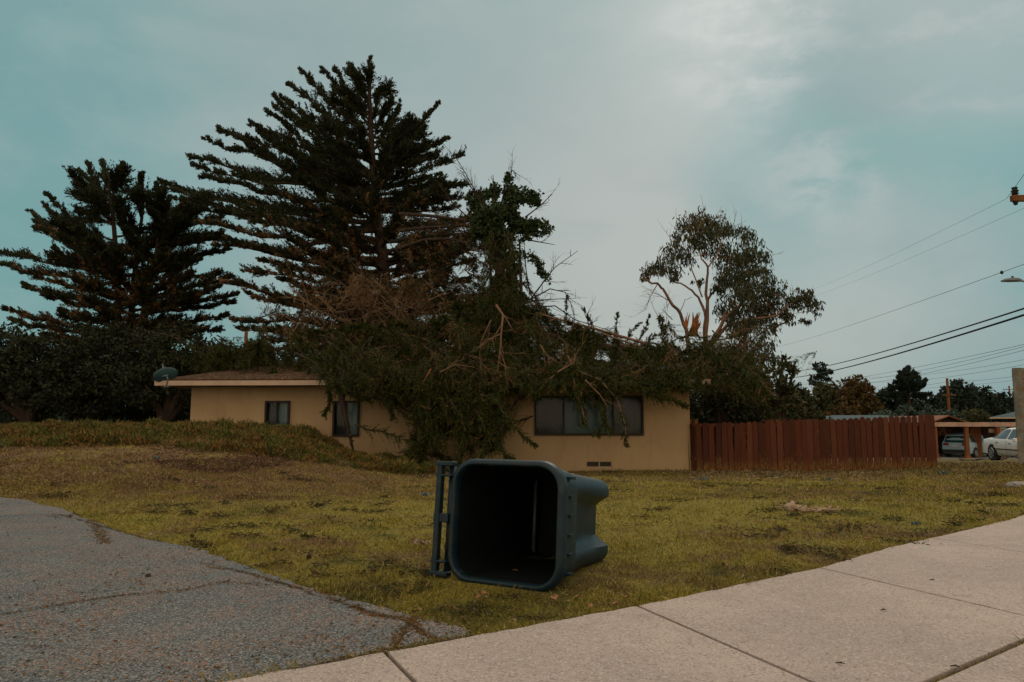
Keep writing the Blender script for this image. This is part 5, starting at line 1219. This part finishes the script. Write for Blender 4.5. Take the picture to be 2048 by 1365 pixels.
# sample in world space on the bank instead of only what the lens sees
x = rng.uniform(-26, -1.6, 185000); y = rng.uniform(9, 23.5, 185000); z = H(x, y)
pys = 682.5-F*np.tan(np.arctan2(z-CAMZ, y)-PITCH); pxs = 1024+F*x/(y*CP+(z-CAMZ)*SP)
bnd = iceb(pxs)+5*vnoise(x, y, 3.0, 21)
loc_ = Vector((0, 0, 0)); inside = ((x-HA.x)*hu.x+(y-HA.y)*hu.y > -.1) & (-((x-HA.x)*hn.x+(y-HA.y)*hn.y) > -.15)
clus = vnoise(x, y, 2.2, 33)+.5*vnoise(x, y, 5.5, 34)
ok = (pys < bnd) & ~inside & (pys > 815) & (rng.random(len(x)) < np.clip(.62+clus*1.5, .06, 1)) & (pxs < 900)
x, y, z, clus = x[ok], y[ok], z[ok], clus[ok]; n = len(x)
hh = np.clip(.05+.26*np.clip(clus+.2, 0, 1)**1.3, .03, .3)
for k in range(5):
    p_ = np.stack([x+rng.normal(size=n)*.035, y+rng.normal(size=n)*.035, z+rng.random(n)*hh*1.2], 1)
    I_.blades(p_, rng.normal(size=(n, 3))*np.array([.55, .55, .2])+np.array([0, 0, .8]), .10*rng.uniform(.6, 1.3, n), .024, .1)
tag(I_.build('iceplant', M['ice']), 'green and rust-tipped iceplant covering the bank', 'ground cover', kind='stuff')
# ------------------------------------------------------------------ litter
Lt = MB()
def scatter(n, y0, y1, xa_, xb_, sz, pw=1.):
    x, y, px, py = from_px(n, y0, y1, xa_, xb_, pw); ok = ground_ok(x, y); x, y = x[ok], y[ok]; k = len(x); s_ = np.clip((np.hypot(x, y)/4)**.7, .8, 4)
    Lt.blades(np.stack([x, y, H(x, y)+.012+.01*rng.random(k)], 1), rng.normal(size=(k, 3))*np.array([1, 1, .18]), sz*s_*rng.uniform(.4, 1.4, k), sz*.4*s_*rng.uniform(.2, 1.2, k), .1)
scatter(3200, 925, 1000, 850, 1900, .024); scatter(1500, 942, 964, 1380, 1800, .036); scatter(2600, 900, 970, 0, 900, .026); scatter(1700, 950, 1300, 0, 2048, .026)
tag(Lt.build('leaf_litter', M['litter']), 'scattered dry leaf litter and bark scraps on the lawn', 'leaf litter', kind='stuff')
# torn cypress sprigs blown over the lawn
Sg = MB(); x, y, px, py = from_px(300, 930, 1280, 100, 2048); ok = ground_ok(x, y) & ~(((x-bx_)**2+(y-by_)**2) < 1.2); x, y = x[ok], y[ok]
for a, c_ in zip(x, y):
    s_ = float(np.clip((math.hypot(a, c_)/4)**.7, .8, 3)); k = rng.integers(25, 90); w_ = .035*s_*rng.uniform(.5, 1.8); an = rng.uniform(0, 6.28); u = rng.normal(size=k)*w_*1.9; v = rng.normal(size=k)*w_*.7
    p_ = np.stack([a+u*np.cos(an)-v*np.sin(an), c_+u*np.sin(an)+v*np.cos(an)], 1); Sg.blades(np.column_stack([p_, H(p_[:, 0], p_[:, 1])+.012+.012*rng.random(k)*s_]), rng.normal(size=(k, 3))*np.array([1, 1, .3]), .03*s_*rng.uniform(.5, 1.4, k), .007*s_, .1)
tag(Sg.build('torn_sprigs', M['sprig']), 'dark torn cypress sprigs blown over the lawn', 'sprigs', kind='stuff')
# twiggy mulch below the bank
Tw = MB(); x, y, px, py = from_px(5200, 900, 948, 300, 620); 
ok = (np.abs(px-440)/150+np.abs(py-925)/26 < 1+.3*rng.random(len(px))); x, y = x[ok], y[ok]; k = len(x)
Tw.blades(np.stack([x, y, H(x, y)+.02*rng.random(k)], 1), rng.normal(size=(k, 3))*np.array([1, 1, .25]), .18*rng.uniform(.4, 1.4, k), .014, .1)
tag(Tw.build('twig_mulch', simple('brown_twig_mulch', (.06, .032, .020), (.13, .075, .05), 20, .95, .1)), 'patch of dark brown twig debris below the iceplant', 'twig debris', kind='stuff')
# pale needles and bits on the asphalt and path
Ab = MB(); x, y, px, py = from_px(5200, 1000, 1400, -200, 950); ok = inpoly(x, y, ASPH); x, y = x[ok], y[ok]; k = len(x)
cl_ = rng.random(k) < np.clip(.35+vnoise(x, y, 3.5, 50)*1.4, .05, 1); x, y = x[cl_], y[cl_]; k = len(x)
Ab.blades(np.stack([x, y, H(x, y)+.019+.003*rng.random(k)], 1), rng.normal(size=(k, 3))*np.array([1, 1, .03]), .016*rng.uniform(.4, 1.6, k), .005*rng.uniform(.5, 2, k), .02)
def crack(pts, n, wd):
    for i in range(len(pts)-1):
        a, c_ = G(*pts[i]), G(*pts[i+1]); k = int(.55*n*(c_-a).length)
        t = rng.random((k, 1)); q = np.array(a)*(1-t)+np.array(c_)*t; q[:, :2] += rng.normal(size=(k, 2))*wd+(vnoise(q[:, 0], q[:, 1], 14, 60)*.03)[:, None]
        q[:, 2] = H(q[:, 0], q[:, 1])+.016; Ab.blades(q, rng.normal(size=(k, 3))*np.array([1, 1, .3]), .014*rng.uniform(.5, 1.5, k), .006, .1)
crack([(700, 1222), (760, 1238), (812, 1252), (850, 1272), (880, 1292)], 2600, .012); crack([(830, 1243), (812, 1262), (806, 1285), (798, 1312)], 2400, .014)
crack([(640, 1340), (760, 1316), (860, 1299), (942, 1283)], 1500, .012); crack([(0, 1240), (110, 1220), (230, 1202), (370, 1190), (440, 1172), (560, 1178)], 700, .010)
crack([(180, 1045), (200, 1075), (215, 1092)], 1500, .03); crack([(420, 1140), (520, 1160), (640, 1200), (720, 1222)], 900, .012); crack([(0, 1038), (60, 1032), (150, 1035)], 500, .02)
tag(Ab.build('moss_and_needles', M['moss']), 'brown moss and needles in the cracks of the asphalt', 'moss', kind='stuff')
Dk = []
def crack_strip(pts, wd):
    q = []
    for i in range(len(pts)-1):
        a, c_ = G(*pts[i]), G(*pts[i+1]); m_ = max(3, int((c_-a).length/.05))
        for k in range(m_): q.append(a.lerp(c_, k/m_)+Vector((random.uniform(-1, 1)*.012, random.uniform(-1, 1)*.012, 0)))
    rg = []
    for i, p in enumerate(q):
        d = (q[min(i+1, len(q)-1)]-q[max(i-1, 0)]).normalized(); nr_ = Vector((-d.y, d.x, 0)); w_ = wd*random.uniform(.15, .8)
        rg.append([Vector((*(p+nr_*w_).xy, h1(p.x, p.y)+.0205)), Vector((*(p-nr_*w_).xy, h1(p.x, p.y)+.0205))])
    o = MB().loft(rg, closed=False).build('crack', M['dirt'], drive)
crack_strip([(0, 1240), (110, 1222), (230, 1203), (370, 1192), (440, 1175), (470, 1165)], .006)
crack_strip([(400, 1132), (470, 1148), (560, 1172), (640, 1203), (720, 1226), (800, 1252)], .007)
crack_strip([(0, 1040), (60, 1034), (130, 1036), (210, 1060), (330, 1092)], .012)
crack_strip([(700, 1225), (812, 1256), (880, 1292)], .005); crack_strip([(815, 1256), (806, 1285), (798, 1312)], .005)
crack_strip([(540, 1366), (640, 1343), (760, 1320), (860, 1301), (935, 1286)], .009)
# ------------------------------------------------------------------ single things lying about
def leaf_thing(px, py, sz, rot, name='fallen_leaf', mat='leaf', label='curled dry tan leaf lying in the grass', group='dry leaves on the lawn', lift=.018):
    p = G(px, py, lift); b = MB(); rg = []
    for i in range(7):
        t = i/6; w_ = sz*.36*math.sin(math.pi*min(max(t, .03), .97))**.8
        rg.append([Vector(((t-.5)*sz, s_*w_, .18*sz*abs(s_)**1.5+.12*sz*math.sin(t*3))) for s_ in (-1, -.5, 0, .5, 1)])
    b.loft(rg, closed=False); o = b.build(name, M[mat], smooth=True); o.location = p; o.rotation_euler = (random.uniform(-.3, .3), random.uniform(-.3, .3), rot)
    return tag(o, label, 'leaf', group)
lv = [(1110,1208,.055,'largest curled tan leaf on the grass, right below the bin mouth'), (1157,1206,.035,'small pale leaf right of the largest leaf below the bin'), (1180,1223,.035,'tan leaf near the path edge, lowest below the bin'), (968,1200,.035,'rusty leaf in the grass below the left part of the bin'), (956,1204,.025,'tiny rusty leaf left of the slightly larger one below the bin'), (1254,1204,.03,'pale tan leaf between the bin and the first path joint'), (1449,1140,.05,'orange-brown upright leaf at the path edge, right of the bin'), (870,1160,.03,'reddish leaf just below the handle side of the bin'), (925,1163,.03,'leaf tucked under the near lip of the bin'), (1735,1085,.05,'curled brown leaf near the path between two joints'), (1772,1070,.05,'large curled brown leaf farther up the path edge'), (906,1228,.025,'small pinkish leaf by the tip of the asphalt'), (843,1230,.025,'small pinkish leaf on the asphalt edge'), (1030,1150,.03,'rusty leaf directly beneath the bin mouth'), (1513,1050,.03,'pale leaf in the lawn middle, right of the bin'), (1230,1220,.03,'tan leaf on the grass right next to a path joint')]
for i, (x, y, s_, lb) in enumerate(lv): leaf_thing(x, y, s_, random.uniform(0, 6), label=lb)
# pale torn bark fibre on the lawn
q = [G(x, y, .02) for x, y in ((1578, 1021), (1588, 1024), (1600, 1024), (1615, 1027), (1632, 1027), (1650, 1026), (1670, 1025))]; p0 = q[0].copy()
b = MB(); b.tube([v-p0 for v in q], [.06, .055, .035, .03, .022, .028, .012], 8); b.tube([q[1]-p0, q[1]-p0+Vector((.02, .1, .07))], [.05, .02], 6)
for k in range(60):
    a = random.choice(q)-p0; b.tube([a, a+Vector((random.uniform(-.14, .14), random.uniform(-.08, .08), random.uniform(0, .05)))], .006, 4)
o = b.build('torn_bark_strip', M['fibre'], smooth=True); o.location = p0; tag(o, 'long pale strip of torn bark fibre lying on the lawn right of the bin', 'bark strip')
for x, y, r_, nm, mt, lb, ct in ((842, 1093, .055, 'fibre_clump', 'fibre', 'pale fibrous clump on the grass just left of the bin', 'fibre clump'), (851, 993, .06, 'crumpled_wrapper', 'plasticbag', 'crumpled pale blue scrap on the lawn behind the left side of the bin', 'litter'), (1660, 963, .09, 'crumpled_bag', 'plasticbag', 'crumpled blue-grey scrap in front of the middle of the red fence', 'litter'), (1405, 962, .10, 'crumpled_sheet', 'plasticbag', 'dull blue scrap at the left foot of the red fence', 'litter'), (1886, 950, .11, 'torn_scrap', 'plasticbag', 'grey crumpled scrap on the lawn at the right end of the fence', 'litter'), (1832, 1052, .035, 'crumpled_foil', 'plasticbag', 'small grey crumpled scrap near the path at the right', 'litter'), (312, 920, .06, 'green_scrap', 'plasticbag', 'small dark teal scrap below the iceplant at the left', 'litter')):
    p = G(x, y, .01); b = MB()
    for k in range(26):
        c_ = Vector((random.uniform(-1, 1)*r_, random.uniform(-.6, .6)*r_, random.uniform(0, .45)*r_)); v = [c_+Vector([random.uniform(-.45, .45)*r_ for _ in range(3)]) for _ in range(4)]
        b.add(v, [(0, 1, 2), (0, 2, 3), (0, 3, 1)])
    o = b.build(nm, M[mt]); o.location = p; tag(o, lb, ct)
def stone(px, py, r_, sq, label, name='stone', mat='stone'):
    p = G(px, py); b = MB(); rg = []
    for i in range(1, 8):
        a = math.pi*i/8; rg.append([Vector((r_*math.sin(a)*math.cos(q)*random.uniform(.88, 1.08), r_*.8*math.sin(a)*math.sin(q)*random.uniform(.88, 1.08), -r_*sq*math.cos(a))) for q in np.linspace(0, 2*math.pi, 14, endpoint=False)])
    b.loft(rg, cap0=True, cap1=True); o = b.build(name, M[mat], smooth=True); o.location = p+Vector((0, 0, r_*sq*.25)); tag(o, label, 'stone')
stone(2040, 976, .24, .35, 'flat grey stone in the lawn at the right edge of the photo')
stone(60, 838, .35, .6, 'dark rounded boulder at the back of the iceplant at far left', 'boulder')
# pine cones and dark bits on asphalt
for x, y, lb in ((296, 1160, 'dark brown cone on the asphalt, nearest the middle'), (384, 1077, 'small dark cone at the asphalt edge'), (618, 1119, 'dark cone on the grass beside the asphalt edge')):
    p = G(x, y, .015); b = MB(); rg = []
    for i in range(1, 9):
        a = math.pi*i/9; rg.append([Vector((.015*math.sin(a)*math.cos(q)*(1.15 if (i+k) % 2 else .85), .015*math.sin(a)*math.sin(q)*(1.15 if (i+k) % 2 else .85), -.018*math.cos(a))) for k, q in enumerate(np.linspace(0, 2*math.pi, 12, endpoint=False))])
    b.loft(rg, cap0=True, cap1=True); o = b.build('cypress_cone', M['bark']); o.location = p; tag(o, lb, 'cone', 'dark cones lying about')
# broken branches by the sedan
for pts, lb in (([(1920, 921), (1932, 926), (1948, 925), (1962, 919), (1985, 918)], 'bare dark branch lying on the grass in front of the parked cars'), ([(2000, 921), (2018, 915), (2030, 914), (2040, 919)], 'small bare branch on the grass before the white sedan')):
    q = [P(x, y, 29.) for x, y in pts]; zc = q[0].z; 
    for v in q: v.z = max(v.z, h1(v.x, v.y)+.03)
    p0 = q[0].copy(); b = MB(); b.tube([v-p0 for v in q], [.035, .03, .03, .02, .012], 6) if len(q) == 5 else b.tube([v-p0 for v in q], [.02, .02, .02, .012], 6)
    for k in range(6): twig(b, random.choice(q)-p0, (random.uniform(-1, 1), random.uniform(-.5, .5), .3), random.uniform(.3, .7), .012, 0)
    o = b.build('broken_branch', M['bark'], smooth=True); o.location = p0; tag(o, lb, 'branch')
# teal paint dab on the path
a = G(1849, 1104); o = MB().add([(-.022, -.004, 0), (.022, -.007, 0), (.026, .005, 0), (-.018, .008, 0)], [(0, 1, 2, 3)]).build('paint_mark', M['tealbit']); o.location = (a.x, a.y, h1(a.x, a.y)+SWT+.002); tag(o, 'small bright teal paint mark on the concrete path', 'paint mark')
# dark twigs on the path
for x, y, lb in ((1682, 1350, 'short dark twig on the path near the bottom edge'), (1912, 1355, 'dark forked twig on the path at the lower right'), (1767, 1234, 'tiny dark twig in the middle of the path'), (1866, 1173, 'tiny bit of bark on the path at right')):
    p = G(x, y, SWT+.006); b = MB().tube([(-.014, random.uniform(-.008, .008), 0), (0, random.uniform(-.004, .006), .002), (.015, random.uniform(-.01, .01), 0)], [.002, .0028, .0012], 5).tube([(0, .004, .003), (.01, .012, .002)], .0015, 4); o = b.build('twig', M['bark']); o.location = p; tag(o, lb, 'twig', 'twigs on the path')
# blossom shrub behind the carport post
rng = np.random.default_rng(9); bl_ = MB(); c_ = P(1887, 864, 56); crown_cloud(bl_, c_, .45, 500, .14, .8, clump=20, squash=(1.3, 1, .6)); g_ = MB(); crown_cloud(g_, P(1888, 890, 56.5), .8, 2500, .16, .6, clump=20, shell=.2)
b0 = Vector((c_.x, 56.5, h1(c_.x, 56.5))); r_ = root_at('flowering_shrub', b0, 'green shrub with pink-orange blossom at the left end of the carport', 'shrub')
MB().tube([b0, P(1888, 880, 56.5)], .05, 6).build('stem', M['bark'], r_); g_.build('foliage', M['farbush'], r_); bl_.build('blossom', M['pink'], r_); settle(r_, None)
